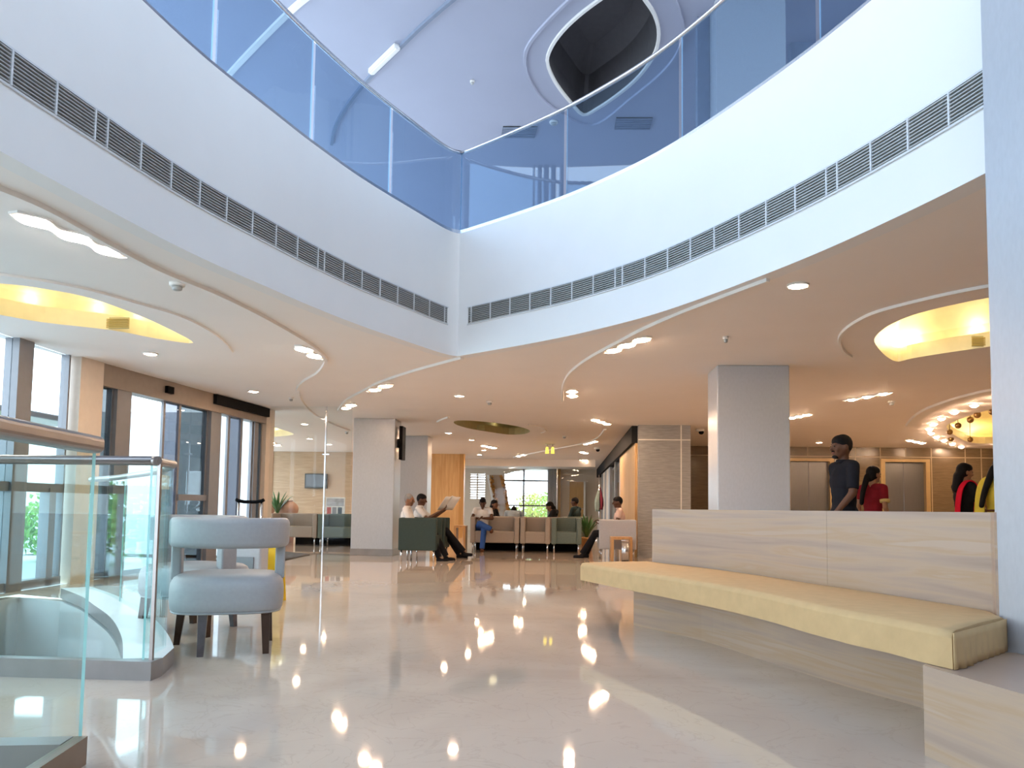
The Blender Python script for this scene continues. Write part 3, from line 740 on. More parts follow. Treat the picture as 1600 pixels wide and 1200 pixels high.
# slatted vent window at its left
o = thing('louvre_window', 'slatted white louvre window at the left of the rear wall', 'window', (bx(746), YW, bz(780)))
org = o.location.copy()
mb = MB()
for k in range(10):
    z = bz(780)+(bz(741)-bz(780))*(k+0.3)/10; mb.box((bx(735), YW+0.02, z), (bx(758), YW+0.08, z+0.055))
mb.build('slats', M['beige'], parent=o, origin=org)
mb = MB(); mb.box((bx(746)-0.03, YW-0.02, bz(780)), (bx(746)+0.03, YW+0.1, bz(741))); mb.build('centre_bar', M['wall'], parent=o, origin=org)
# leaning brown screen with ragged orange foliage in front of the window
o = thing('leaning_screen', 'slanted brown screen fringed with orange leaves left of the arched window', 'screen', (bx(775, 32.9), 32.9, 0)); org = o.location.copy()
q = lambda px, py: at_y(px, py, 32.9)
mb = MB(); pts = [q(765, 742), q(785, 742), q(804, 823), q(783, 823)]
for p in pts[2:]: p.z = 0.0
lo, hi = [mb._v([p+Vector((0, dy, 0)) for p in pts]) for dy in (0, 0.12)]
mb.face(lo); mb.face(hi[::-1])
for i in range(4): mb.face([lo[i], lo[(i+1) % 4], hi[(i+1) % 4], hi[i]])
mb.build('panel', M['brownpanel'], parent=o, origin=org)
mb = MB(); pts = [q(760.5, 742), q(764, 742), q(774, 800), q(771.5, 800)]; lo, hi = [mb._v([p+Vector((0, dy, 0)) for p in pts]) for dy in (-0.02, 0.1)]
mb.face(lo); mb.face(hi[::-1])
for i in range(4): mb.face([lo[i], lo[(i+1) % 4], hi[(i+1) % 4], hi[i]])
mb.build('edge_board', M['white'], parent=o, origin=org)
mb = MB(); rnd = random.Random(3)
for (xa, ya, xb, yb_) in ((767, 744, 778, 800), (784, 744, 796, 806)):
    for k in range(130):
        t = rnd.random(); p = at_y(xa+(xb-xa)*t+rnd.uniform(-2.5, 2.5), ya+(yb_-ya)*t, 32.9-rnd.uniform(0.02, 0.12)); s = rnd.uniform(0.05, 0.1)
        qq = Quaternion((rnd.random()-.5, rnd.random()-.5, rnd.random()-.5, rnd.random()-.5)); qq.normalize()
        mb.quad([p+qq@Vector((-s, 0, 0)), p+qq@Vector((0, -s*.6, 0.01)), p+qq@Vector((s, 0, 0)), p+qq@Vector((0, s*.6, 0.01))])
mb.build('foliage', M['orangeleaf'], parent=o, origin=org, normals=False)
# trees outside the rear window
bush('garden_tree', (bx(832, 39), 39, -0.06), (1.0, 1.0, 0.9), 900, 'yellowbush', 'yellow green tree outside the arched rear window', 'tree', trunk=0.1)
bush('garden_tree', (bx(852, 42), 42, -0.06), (1.1, 1.1, 0.9), 900, 'bush', 'dark green tree outside at the right of the rear window', 'tree', trunk=0.2)
bush('garden_tree', (bx(803, 44), 44, -0.06), (1.3, 1.0, 0.55), 800, 'leaf', 'low dark hedge outside at the left of the rear window', 'hedge')
mb = MB(); mb.box((-30, 36.0, -0.3), (30, 90, -0.06)); tag(mb.build('ground', M['paving']), kind='structure')
# grey curtain, wood posts and door to the right of the window
mb = MB(); n = 24
path = [Vector((bx(856, 33.2)+(bx(871, 33.2)-bx(856, 33.2))*i/n, 33.2+0.04*math.sin(i*1.7), 0)) for i in range(n+1)]
mb.sweep(path, [(0.01, 0.02), (0.01, bz(733)), (-0.01, bz(733)), (-0.01, 0.02)], smooth=True)
tag(mb.build('curtain', M['curtain']), 'grey curtain hanging at the right of the arched rear window', 'curtain')
mb = MB(); mb.box((bx(872, 33.3), 33.3, 0), (bx(876, 33.3), 33.45, CZ)); struct('trim_post_wood', mb, M['wood_deep'])
o = thing('door_2', 'honey wood door standing in the rear wall behind the dark haired person', 'door', (bx(901, 33.35), 33.35, 0)); org = o.location.copy(); o['kind'] = 'structure'
mb = MB(); mb.box((bx(890, 33.35), 33.35, 0), (bx(912, 33.35), 33.42, bz(752))); mb.build('door_leaf', M['wood_deep'], parent=o, origin=org)
mb = MB(); mb.box((bx(912, 33.35), 33.3, 0), (bx(915, 33.35), 33.42, bz(751))); mb.build('door_frame', M['joint'], parent=o, origin=org)
mb = MB(); mb.box((bx(909), 33.27, 0.98), (bx(911), 33.36, 1.02), bev=0.008); mb.build('door_handle', M['chrome'], parent=o, origin=org)
mb = MB(); mb.box((bx(876, 33.4), 33.40, bz(741)), (bx(930, 33.4), 33.5, bz(738))); struct('trim_rear', mb, M['wall'])
# clear glass partition across the middle of the waiting room
YP = 27.0; px_ = lambda p: at_y(p, 760, YP).x
o = thing('glass_partition', 'clear frameless glass partition behind the sofas in the waiting room', 'partition', (px_(800), YP, 0)); org = o.location.copy()
for a, b in ((722, 757), (757.5, 819), (819.5, 870), (870.5, 930)):
    mb = MB(); mb.box((px_(a), YP-0.006, 0.01), (px_(b), YP+0.006, 2.45)); mb.build('glass_pane', [M['glass_part']], parent=o, origin=org)
mb = MB(); mb.box((px_(722), YP-0.03, 2.45), (px_(930), YP+0.03, CZ)); mb.build('head_panel', M['ceil'], parent=o, origin=org)
mb = MB(); mb.box((px_(869.5), YP-0.025, 0), (px_(871), YP+0.025, 2.45)); mb.build('post', M['chrome'], parent=o, origin=org)
# small lit yellow lamp pair hanging in the waiting room
P = at_y(859, 718, 20.5)
o = thing('pendant_lamp', 'small yellow twin shade pendant lamp hanging over the waiting room sofas', 'pendant lamp', (P.x, P.y, CZ)); 
for s in (-1, 1):
    mb = MB(); mb.lathe([(0.0, -0.24), (0.05, -0.28), (0.035, -0.12), (0.0, -0.10)], (s*0.075, 0, 0.02), 12); sh = mb.build('lamp_shade', M['yellowlamp'], parent=o)
    mb = MB(); mb.tube([(s*0.075, 0, -0.1), (s*0.075, 0, 0)], 0.006, 6); mb.build('cord', M['dark'], parent=o)
mb = MB(); mb.box((-0.13, -0.03, -0.02), (0.13, 0.03, 0)); mb.build('canopy', M['chrome'], parent=o)

# glass partition of the left lounge with its post
YL = 13.2; lx = lambda p: at_y(p, 780, YL).x
o = thing('glass_partition', 'clear glass partition with a slim steel post in front of the left lounge', 'partition', (lx(506), YL, 0)); org = o.location.copy()
for a, b in ((419, 505.5), (506.5, 547)):
    mb = MB(); mb.box((lx(a), YL-0.006, 0.01), (lx(b), YL+0.006, CZ)); mb.build('glass_pane', M['glass_part'], parent=o, origin=org)
mb = MB(); mb.box((lx(505.2), YL-0.015, 0.0), (lx(507), YL+0.015, CZ)); mb.build('post', M['chrome'], parent=o, origin=org)
mb = MB(); zc = at_y(508, 710, YL).z; mb.box((lx(502), YL-0.03, zc-0.015), (lx(513), YL+0.03, zc+0.015), bev=0.006); mb.build('clamp', M['chrome'], parent=o, origin=org)

# lift lobby wall with two lifts
YLIFT = 20.8; fx = lambda p: at_y(p, 750, YLIFT).x; fz = lambda p, q=1400: at_y(q, p, YLIFT).z
dt = fz(722)
doors = [(fx(1233), fx(1298)), (fx(1381), fx(1448))]
mb = MB(); xs = PX1-0.4
for (a, b) in doors:
    mb.box((xs, YLIFT, 0), (a, YLIFT+0.3, CZ)); mb.box((a, YLIFT, dt), (b, YLIFT+0.3, CZ)); xs = b
mb.box((xs, YLIFT, 0), (XR, YLIFT+0.3, CZ))
mb.mi = 1
for p in (1262, 1337, 1376, 1416, 1456, 1509, 1534): mb.box((fx(p)-0.012, YLIFT-0.004, dt+0.12 if p in (1262, 1416) else 0), (fx(p)+0.012, YLIFT+0.01, CZ))
mb.box((PX1, YLIFT-0.004, dt+0.12), (XR, YLIFT+0.01, dt+0.145))
struct('wall_lift_lobby', mb, [M['lift'], M['tanjoint']])
mb = MB(); mb.box((PX1-0.3, PY+1.2, 0), (PX1-0.1, YLIFT, CZ)); struct('wall_lobby_side', mb, M['lift'])
for i, (a, b) in enumerate(doors):
    lab = ['steel lift doors beside the granite column, left of the two lifts', 'steel lift doors behind the woman in the maroon blouse'][i]
    o = thing('door_%d' % (3+i), lab, 'lift door', ((a+b)/2, YLIFT, 0)); o['kind'] = 'structure'; org = o.location.copy(); m_ = (a+b)/2
    for (u, v) in ((a+0.02, m_-0.004), (m_+0.004, b-0.02)):
        mb = MB(); mb.box((u, YLIFT+0.10, 0.01), (v, YLIFT+0.14, dt)); mb.build('door_panel', M['doorsteel'], parent=o, origin=org)
    mb = MB(); w = 0.08
    mb.box((a-w, YLIFT-0.03, 0), (a+0.03, YLIFT+0.12, dt+w)); mb.box((b-0.03, YLIFT-0.03, 0), (b+w, YLIFT+0.12, dt+w)); mb.box((a+0.03, YLIFT-0.03, dt), (b-0.03, YLIFT+0.12, dt+w))
    mb.build('door_frame', M['goldframe'], parent=o, origin=org)

# ------------------------------------------------------------------ long stone bench
SF = spline([at(x, y, 0.50) for x, y in [(907, 879), (975, 890), (1060, 903), (1170, 922), (1285, 947), (1385, 966), (1487, 986)]], 6)     # seat front edge
SBk = spline([at(x, y, 0.50) for x, y in [(1019, 877), (1100, 886), (1190, 898), (1276, 911), (1420, 932), (1566, 955)]], 7)     # seat back edge
SBk[-1] = Vector((NEARX-0.01, min(SBk[-1].y, NEARY-0.02), 0.5))
o = thing('stone_bench', 'long curved stone bench with high back and cream seat cushion', 'bench', (SBk[0].x, SBk[0].y, 0)); org = o.location.copy()
wallp = flatz(SBk, 0); endp = SBk[-1] + (SBk[-1]-SBk[-2]).normalized()*0.02
hb = at_y(1018, 795.5, SBk[0].y).z
halves = [(0, 22), (22, len(wallp)-1)]
for i, (a, b) in enumerate(halves):
    sub = wallp[a:b+1]
    if i == 1: sub[0] = sub[0].lerp(sub[1], 0.02)
    mb = MB(); mb.sweep(sub, [(0, 0), (0, hb), (0.10, hb), (0.10, 0)], smooth=False)
    mb.build('back_panel', M['bench'], parent=o, origin=org)
# base plinth under the seat
BF = spline([at(x, y, 0.0) for x, y in [(990, 977), (1096, 1001), (1208, 1037), (1330, 1075), (1440, 1106), (1490, 1124)]], 6)
poly = flatz(BF, 0) + [Vector((BF[-1].x+0.25, BF[-1].y+0.05, 0)), flatz([SBk[-6]], 0)[0]] + flatz(SBk[::-1], 0)[6:]
mb = MB(); mb.prism([(p.x, p.y) for p in poly], 0, 0.35); mb.build('base', M['bench'], parent=o, origin=org)
# cushion: loft between front and back edge with a soft rim and sagging cloth end
nS = 44
def sample(path, t):
    L = [0]
    for a, b in zip(path, path[1:]): L.append(L[-1]+(b-a).length)
    s = t*L[-1]
    for i in range(len(path)-1):
        if s <= L[i+1]: return path[i].lerp(path[i+1], (s-L[i])/max(1e-9, L[i+1]-L[i]))
    return path[-1].copy()
mb = MB(); rings = []; rnd = random.Random(5)
back_in = offset(SBk, -0.012); back_in[-1] = at(1570, 964, 0.50)
for i in range(nS+1):
    t = i/nS; f = sample(SF, t); k = sample(back_in, t); d = (k-f)
    e = 0.018*(math.sin(i*2.1)*0.15)
    wr = 0.006*math.sin(i*1.3) if t > 0.8 else 0.002*math.sin(i*0.9)
    endk = 0.0
    zt, zb = 0.50, 0.352
    prof = [(0.0+wr/ max(.1, d.length), zb), (0.0, zt-0.03), (0.02, zt-0.006), (0.06, zt+e*0.2), (0.5, zt+0.004), (0.94, zt), (0.985, zt-0.008), (1.0, zt-0.03), (1.0, zb)]
    rings.append(mb._v([Vector((f.x+d.x*u, f.y+d.y*u, z)) for u, z in prof]))
for a, b in zip(rings, rings[1:]):
    for j in range(len(prof)):
        fc = mb.face([a[j], a[(j+1) % len(prof)], b[(j+1) % len(prof)], b[j]])
        if fc and 0 < j < 7: fc.smooth = True
mb.face(rings[0][::-1]); mb.face(rings[-1])
cu = mb.build('seat_cushion', M['cushion'], parent=o, origin=org)
# loose cloth skirt hanging over the near end with folds
f, k = SF[-1], back_in[-1]; d = k-f; n_ = Vector((d.y, -d.x, 0)).normalized(); nn = 30; mb = MB(); rows = []
if n_.y > 0: n_ = -n_
for z, amp in ((0.492, 0.0), (0.46, 0.004), (0.42, 0.008), (0.385, 0.012), (0.352, 0.016)):
    rows.append(mb._v([Vector((f.x+d.x*t/nn, f.y+d.y*t/nn, z)) + n_*(0.004+amp*min(1, t/2, (nn-t)/3)*(0.5+0.5*math.sin(t*1.9+1))*(1.2 if t < 9 else 0.5)) for t in range(nn+1)]))
for a, b in zip(rows, rows[1:]):
    for j in range(nn): 
        fc = mb.face([a[j], a[j+1], b[j+1], b[j]]); fc.smooth = True
sk = mb.build('cloth_end', M['cushion'], parent=cu); 
for v in sk.data.vertices: v.co -= org
sm = sk.modifiers.new('thick', 'SOLIDIFY'); sm.thickness = 0.004
# low stone plinth block in front of its near end
p0 = at(1442, 1039, 0.352); p1 = at(1590, 1081, 0.352)
dd = (p1-p0); dd.z = 0; dd.normalize()
far = p0 + dd*1.7
mb = MB(); mb.prism([(p0.x, p0.y), (far.x, far.y), (far.x+1.6, far.y), (NEARX+1.5, p0.y+0.35), (p0.x+0.25, p0.y+0.35)], 0, 0.35)
o2 = mb.build('stone_plinth', M['bench']); tag(o2, 'low streaked stone plinth block at the near end of the bench', 'plinth')

# ------------------------------------------------------------------ railings round the openings on the left
# the near one runs towards the viewer
na, nb = at(137, 1150, 0.10), at(60, 1201, 0.10); nd = (nb-na); nd.z = 0; nd.normalize()
ne = na + nd*2.6; NRZ = 1.165
o = thing('glass_railing', 'near glass railing with thick steel handrail at the left edge', 'railing', (na.x, na.y, 0)); org = o.location.copy()
nn_ = Vector((nd.y, -nd.x, 0))
if nn_.x > 0: nn_ = -nn_        # towards the stair side
mb = MB(); P = [na, ne, ne+nn_*0.045, na+nn_*0.045]; mb.prism([(p.x, p.y) for p in P], 0, 0.10); mb.build('kerb', M['kerbbrown'], parent=o, origin=org)
for i, (ta, tb) in enumerate(((0.0, 1.25), (1.26, 2.6))):
    mb = MB(); a = na+nd*ta+nn_*0.02; b = na+nd*tb+nn_*0.02
    P = [a, b, b+nn_*0.012, a+nn_*0.012]; mb.prism([(p.x, p.y) for p in P], 0.09, NRZ)
    mb.bm.faces.ensure_lookup_table()
    for fc in mb.bm.faces:
        c_ = fc.calc_center_median()
        if abs(fc.normal.z) < 0.5 and fc.calc_area() < 0.05: fc.material_index = 1
    mb.build('glass_pane', [M['glass_rail'], M['glass_edge']], parent=o, origin=org)
mb = MB(); a = na - nd*0.0 + nn_*0.026 + Vector((0, 0, NRZ-0.10)); b = na+nd*2.6+nn_*0.026+Vector((0, 0, NRZ-0.10))
mb.box((0, 0, 0), (0.001, 0.001, 0.001)) if False else None
L = (b-a).length
vs = mb.box((-0.042, 0, -0.03), (0.042, L, 0.034), bev=0.022, seg=4)
ang = math.atan2(nd.y, nd.x)-PI/2
for v in mb.bm.verts: v.co = Matrix.Rotation(ang, 3, 'Z') @ v.co + a
mb.build('handrail', M['rail'], parent=o, origin=org, smooth=False)
mb = MB(); P = [na+nn_*0.05, na+nn_*2.2, na+nn_*2.2+nd*0.10, na+nn_*0.05+nd*0.10]; mb.prism([(p.x, p.y) for p in P], 0, 0.10); mb.build('kerb', M['kerb'], parent=o, origin=org)

# the far one follows the curved stair opening
K = at(235, 1064, 0.0)
lip_out = [Vector((K.x-3.55, K.y, 0)), Vector((K.x-2, K.y, 0)), Vector((K.x, K.y, 0))]
curve = offset(spline(open_in, 5), 0.0)
cdir = flatz(spline(open_in, 5), 0)
outc = []
for i, p in enumerate(cdir):
    a = cdir[max(0, i-1)]; b = cdir[min(len(cdir)-1, i+1)]; t = (b-a).normalized(); nrm = Vector((t.y, -t.x, 0))
    outc.append(p + nrm*0.27)
outc = [p for p in outc if p.y > K.y+0.35]
outer = lip_out + [Vector((K.x, K.y+0.12, 0))] + outc
o = thing('glass_railing', 'glass railing with slim steel handrail round the curved stair opening', 'railing', (K.x, K.y, 0)); org = o.location.copy()
# kerb: between the well edge and the outer line
inn = [Vector((-5.55, yf, 0)), Vector((open_in[0].x, yf, 0))]
mb = MB(); mb.prism([(K.x-3.55, K.y), (K.x, K.y), (K.x, K.y+0.12), (open_in[0].x+0.02, yf), (-5.55, yf)], 0, 0.10); mb.build('kerb', M['kerb'], parent=o, origin=org)
oc = [Vector((K.x, K.y+0.12, 0))]+outc
ic = [sample(cdir, i/(len(oc)-1)) for i in range(len(oc))]
mb = MB()
for i in range(len(oc)-1):
    mb.prism([(q.x, q.y) for q in (oc[i], oc[i+1], ic[i+1], ic[i])], 0, 0.10, mi=1, mside=0)
bmesh.ops.remove_doubles(mb.bm, verts=mb.bm.verts[:], dist=0.0005)
mb.build('ledge', [M['kerb'], M['ledge']], parent=o, origin=org)
# glass
gz0, gz1 = 0.09, 1.20
fr = [Vector((K.x-3.55, K.y+0.05, 0)), Vector((K.x-1.75, K.y+0.05, 0)), Vector((K.x-1.74, K.y+0.05, 0)), Vector((K.x-0.03, K.y+0.05, 0))]
def pane(path):
    mb = MB(); mb.sweep(path, [(-0.006, gz0), (-0.006, gz1-0.03), (0.006, gz1-0.03), (0.006, gz0)])
    mb.bm.faces.ensure_lookup_table()
    for fc in list(mb.bm.faces)[-2:]: fc.material_index = 1
    mb.build('glass_pane', [M['glass_rail'], M['glass_edge']], parent=o, origin=org)
pane(fr[:2]); pane(fr[2:])
gl = resample(offset([Vector((K.x-0.03, K.y+0.07, 0))]+outc, 0.05), 0.12)
third = max(3, len(gl)//3)
for i in range(0, len(gl)-2, third): 
    if len(gl[i:i+third+1]) > 1: pane(gl[i:i+third+1])
mb = MB(); ring = [(0.026*math.cos(2*PI*k/12), gz1-0.012+0.026*math.sin(2*PI*k/12)) for k in range(12)]
mb.sweep([fr[0], fr[3]], ring, smooth=True); mb.sweep([fr[3]+Vector((0, -0.02, 0))]+gl, ring, smooth=True); mb.build('handrail', M['rail'], parent=o, origin=org)
mb = MB(); mb.box((K.x-0.036, K.y+0.04, 0.09), (K.x-0.018, K.y+0.06, gz1-0.03)); mb.build('corner_post', M['rail'], parent=o, origin=org)

# ------------------------------------------------------------------ tub chairs
def superell(a, b, n, k=40):
    out = []
    for i in range(k):
        t = 2*PI*i/k; c, s = math.cos(t), math.sin(t)
        out.append(Vector((a*abs(c)**(2/n)*(1 if c >= 0 else -1), b*abs(s)**(2/n)*(1 if s >= 0 else -1), 0)))
    return out
def make_tub_chair(label):
    o = thing('tub_chair', label, 'chair', group='grey tub chairs by the stair railing')
    mb = MB(); W, D = 0.355, 0.33; rings = []
    for s, z in ((0.80, 0.258), (0.93, 0.262), (0.985, 0.285), (1.0, 0.33), (1.0, 0.40), (0.985, 0.445), (0.94, 0.478), (0.85, 0.498), (0.6, 0.507), (0.3, 0.509)):
        rings.append(mb._v([Vector((p.x*s, p.y*s, z)) for p in superell(W, D, 3.4)]))
    for a, b in zip(rings, rings[1:]):
        for j in range(40): mb.face([a[j], a[(j+1) % 40], b[(j+1) % 40], b[j]])
    mb.face(rings[0][::-1]); mb.face(rings[-1]); se = mb.build('seat', M['fabric_grey'], parent=o, smooth=True)
    mb = MB(); bottom = [Vector((p.x*0.955, p.y*0.955, 0)) for p in superell(W, D, 3.4)]
    mb.sweep(bottom, [(0.006, 0.266), (0.0, 0.272), (-0.006, 0.266), (0, 0.260)], closed=True); mb.build('piping', M['fabric_grey'], parent=se)
    # curved back band, open to the front (+y is the way the sitter faces)
    path = []
    for i in range(37):
        t = PI*1.04 + (PI*0.92)*i/36; c, s = math.cos(t), math.sin(t); n = 2.3
        path.append(Vector((0.335*abs(c)**(2/n)*(1 if c >= 0 else -1), 0.06+0.355*abs(s)**(2/n)*(1 if s >= 0 else -1), 0)))
    path = [path[0]+Vector((0, 0.12, 0))]+path+[path[-1]+Vector((0, 0.12, 0))]
    prof = []; h0, h1, w, r = 0.672, 0.868, 0.048, 0.036
    for (cx, cz, a0) in ((w-r, h0+r, -90), (w-r, h1-r, 0), (-w+r, h1-r, 90), (-w+r, h0+r, 180)):
        for q_ in range(4): t = math.radians(a0+q_*30); prof.append((cx+r*math.cos(t), cz+r*math.sin(t)))
    mb = MB(); mb.sweep(path, prof, smooth=True)
    # lower the arm ends a little
    for v in mb.bm.verts:
        k = max(0, (v.co.y+0.02)/0.25); v.co.z -= 0.06*k*k if v.co.z > 0.78 else 0
    mb.build('backrest', M['fabric_grey'], parent=o)
    for s in (-1, 1):
        mb = MB(); mb.box((s*0.325-0.032, -0.05, 0.46), (s*0.325+0.032, 0.10, 0.69), bev=0.014, seg=3); mb.build('back_support', M['fabric_grey'], parent=o)
    for (x, y, dx, dy, m) in ((-0.13, -0.245, -0.005, -0.03, 'leg_lit'), (0.245, -0.215, 0.01, -0.03, 'leg_dark'), (-0.30, 0.18, -0.03, 0.02, 'leg_dark'), (0.25, 0.22, 0.02, 0.03, 'leg_dark')):
        mb = MB(); a, b = 0.028, 0.019
        T = mb._v([(x-a, y-a, 0.27), (x+a, y-a, 0.27), (x+a, y+a, 0.27), (x-a, y+a, 0.27)]); Bm = mb._v([(x+dx-b, y+dy-b, 0), (x+dx+b, y+dy-b, 0), (x+dx+b, y+dy+b, 0), (x+dx-b, y+dy+b, 0)])
        mb.face(T); mb.face(Bm[::-1])
        for i in range(4): mb.face([Bm[i], Bm[(i+1) % 4], T[(i+1) % 4], T[i]])
        mb.build('leg', M[m], parent=o)
    return o
ch = make_tub_chair('foreground grey tub chair seen from behind beside the stair railing')
ch.location = (-2.195, 5.06, 0); ch.rotation_euler = (0, 0, math.radians(20))
dup(ch, (-2.755, 5.75, 0), math.radians(160), 'grey tub chair directly behind the foreground one, facing the railing')

# pull along suitcase behind the chairs
P = at(388, 950, 0.0); yS = 7.3; x_ = at_y(387, 780, yS).x
o = thing('suitcase', 'wheeled suitcase with raised handle behind the foreground chairs', 'suitcase', (x_, yS, 0))
mb = MB(); mb.box((-0.19, -0.11, 0.06), (0.19, 0.11, 0.56), bev=0.03, seg=3); mb.build('body', M['sofa_grey'], parent=o)
for s in (-1, 1):
    mb = MB(); mb.tube([(s*0.115, 0.06, 0.5), (s*0.115, 0.06, 0.985)], 0.011, 8); mb.build('handle_tube', M['chrome'], parent=o)
    mb = MB(); mb.lathe([(0, -0.015), (0.03, -0.015), (0.03, 0.015), (0, 0.015)], seg=12)
    for v in mb.bm.verts: v.co = Vector((v.co.z+s*0.14, v.co.x, v.co.y+0.03))
    mb.build('wheel', M['black'], parent=o)
mb = MB(); mb.tube([(-0.14, 0.06, 1.005), (-0.12, 0.06, 0.995), (-0.06, 0.06, 0.982), (0.06, 0.06, 0.982), (0.12, 0.06, 0.995), (0.14, 0.06, 1.005)], 0.017, 10); mb.build('handle_grip', M['black'], parent=o)
mb = MB(); mb.box((-0.13, -0.125, 0.2), (0.13, -0.108, 0.46), bev=0.006); mb.build('front_pocket', M['frame'], parent=o)

# yellow floor sign
yY = 7.55; P = at_y(437, 880, yY)
o = thing('floor_sign', 'plain yellow folding floor sign behind the foreground chair', 'floor sign', (P.x-0.06, yY, 0))
for s in (-1, 1):
    mb = MB(); r_ = Matrix.Rotation(s*0.2, 3, 'X'); vs = mb.box((-0.10, -0.008, 0), (0.10, 0.008, 0.54), bev=0.006); 
    for v in mb.bm.verts: v.co = r_ @ v.co + Vector((0, s*0.105, 0.0))
    mb.build('panel', M['yellow'], parent=o)
mb = MB(); mb.tube([(-0.05, 0, 0.53), (-0.03, 0, 0.58), (0.03, 0, 0.58), (0.05, 0, 0.53)], 0.01, 8); mb.build('handle', M['yellow'], parent=o)
# doormat
p = [at(388, 878, 0), at(425, 880, 0), at(484, 867, 0), at(440, 862, 0)]
mb = MB(); mb.prism([(q.x, q.y) for q in p], 0.001, 0.014); tag(mb.build('doormat', M['mat']), 'dark doormat lying on the marble in front of the lounge', 'doormat')

# ------------------------------------------------------------------ sofas, side tables
def make_sofa(w, m, label, group, d=0.68, h=0.77, cat='sofa', name='sofa'):
    """front faces -y, origin on the floor at the middle"""
    o = thing(name, label, cat, group=group); a = 0.11
    mb = MB(); mb.box((-w/2, -d/2, 0.19), (-w/2+a, d/2, h-0.005), bev=0.02); mb.build('arm', m, parent=o)
    mb = MB(); mb.box((w/2-a, -d/2, 0.19), (w/2, d/2, h-0.005), bev=0.02); mb.build('arm', m, parent=o)
    mb = MB(); mb.box((-w/2+a-0.005, d/2-0.15, 0.2), (w/2-a+0.005, d/2-0.002, h), bev=0.03, seg=3); mb.build('backrest', m, parent=o)
    mb = MB(); mb.box((-w/2+a-0.004, -d/2+0.006, 0.20), (w/2-a+0.004, d/2-0.14, 0.46), bev=0.025, seg=3); mb.build('seat', m, parent=o)
    for sx in (-1, 1):
        for sy in (-1, 1):
            mb = MB(); mb.tube([(sx*(w/2-0.06), sy*(d/2-0.05), 0), (sx*(w/2-0.06), sy*(d/2-0.05), 0.2)], 0.017, 8); mb.build('leg', M['chrome'], parent=o)
    return o
Ys = at(737, 862, 0).y; sxm = lambda p: at_y(p, 800, Ys).x
def place_sofa(o, xa, xb, y, rz=0): o.location = ((xa+xb)/2, y+0.34, 0); o.rotation_euler = (0, 0, rz)
w = sxm(811.5)-sxm(735)
s1 = make_sofa(w, M['sofa_beige'], 'beige two seat sofa with the man in jeans', 'sofas facing the lobby in the waiting room'); place_sofa(s1, sxm(735), sxm(811.5), Ys)
w = sxm(860)-sxm(813)
s2 = make_sofa(w, M['sofa_beige'], 'empty beige armchair between the beige sofa and the green armchair', 'sofas facing the lobby in the waiting room', cat='armchair', name='armchair'); place_sofa(s2, sxm(813), sxm(860), Ys)
s3 = make_sofa(w, M['sofa_green'], 'empty sage green armchair at the right end of the row', 'sofas facing the lobby in the waiting room', cat='armchair', name='armchair'); place_sofa(s3, sxm(862), sxm(909), Ys)
# green armchairs on the left, seen from the side, facing right
g0 = at(629, 877, 0); wS = 0.70
ga = make_sofa(wS, M['sofa_dark'], 'dark green armchair nearest the middle column, side on', 'green armchairs facing right', cat='armchair', name='armchair')
gx = g0.x + 0.25
ga.location = (gx, g0.y+wS/2+0.0, 0); ga.rotation_euler = (0, 0, PI/2)
gb = dup(ga, (gx+0.04, g0.y+wS*1.5+0.03, 0), PI/2, 'dark green armchair holding the man with the newspaper')
# grey armchair on the right, facing left
g1 = at(941.7, 873.5, 0); wG = 0.72
gg = make_sofa(wG, M['sofa_grey'], 'silver grey armchair against the wood wall, side on, facing left', 'grey armchairs facing left', cat='armchair', name='armchair', d=0.72)
xg = at_y(965, 840, g1.y).x
gg.location = (xg, g1.y+wG/2-0.05, 0); gg.rotation_euler = (0, 0, -PI/2)
# lounge sofas
YS2 = at(480, 853, 0).y; lxm = lambda p: at_y(p, 800, YS2).x
w = lxm(495.5)-lxm(420)
l1 = make_sofa(w, M['sofa_beige'], 'beige sofa behind the glass of the left lounge', 'sofas in the left lounge'); place_sofa(l1, lxm(420), lxm(495.5), YS2)
w = lxm(572)-lxm(497)
l2 = make_sofa(w, M['sofa_green'], 'sage green sofa behind the glass, half hidden by the middle column', 'sofas in the left lounge'); place_sofa(l2, lxm(497), lxm(572), YS2)
# black strips standing in for the shadow under the seating
mb = MB(); mb.box((lxm(447), YS2+0.72, 0), (lxm(590), YS2+0.76, 0.19)); tag(mb.build('shade_strip', M['black']), 'black strip as painted shadow under the lounge sofas', 'board')
mb = MB(); mb.box((sxm(736), Ys+0.72, 0), (sxm(908), Ys+0.76, 0.19)); tag(mb.build('shade_strip', M['black']), 'black strip as painted shadow under the row of waiting room seats', 'board')
def make_table(label, w, d, h, loc, rz=0):
    o = thing('side_table', label, 'side table', loc, rz, 'wooden side tables'); t = 0.05
    mb = MB(); mb.box((-w/2, -d/2, h-t), (w/2, d/2, h), bev=0.006); mb.build('table_top', M['wood_table'], parent=o)
    for s in (-1, 1):
        mb = MB(); mb.box((s*(w/2-t/2)-t/2, -d/2, 0), (s*(w/2-t/2)+t/2, d/2, h-t), bev=0.005); mb.build('leg_panel', M['wood_table'], parent=o)
    return o
yT = g1.y-0.45; xT0, xT1 = at_y(954.5, 850, yT).x, at_y(987.5, 850, yT).x
make_table('small wooden side table in front of the grey armchair', xT1-xT0, 0.4, at_y(970, 839, yT).z, ((xT0+xT1)/2, yT+0.1, 0))
yT2 = Ys+0.2; xa, xb = at_y(711, 830, yT2).x, at_y(729, 830, yT2).x
make_table('small wooden side table left of the beige sofa', xb-xa, 0.4, at_y(720, 821, yT2).z, ((xa+xb)/2, yT2, 0))
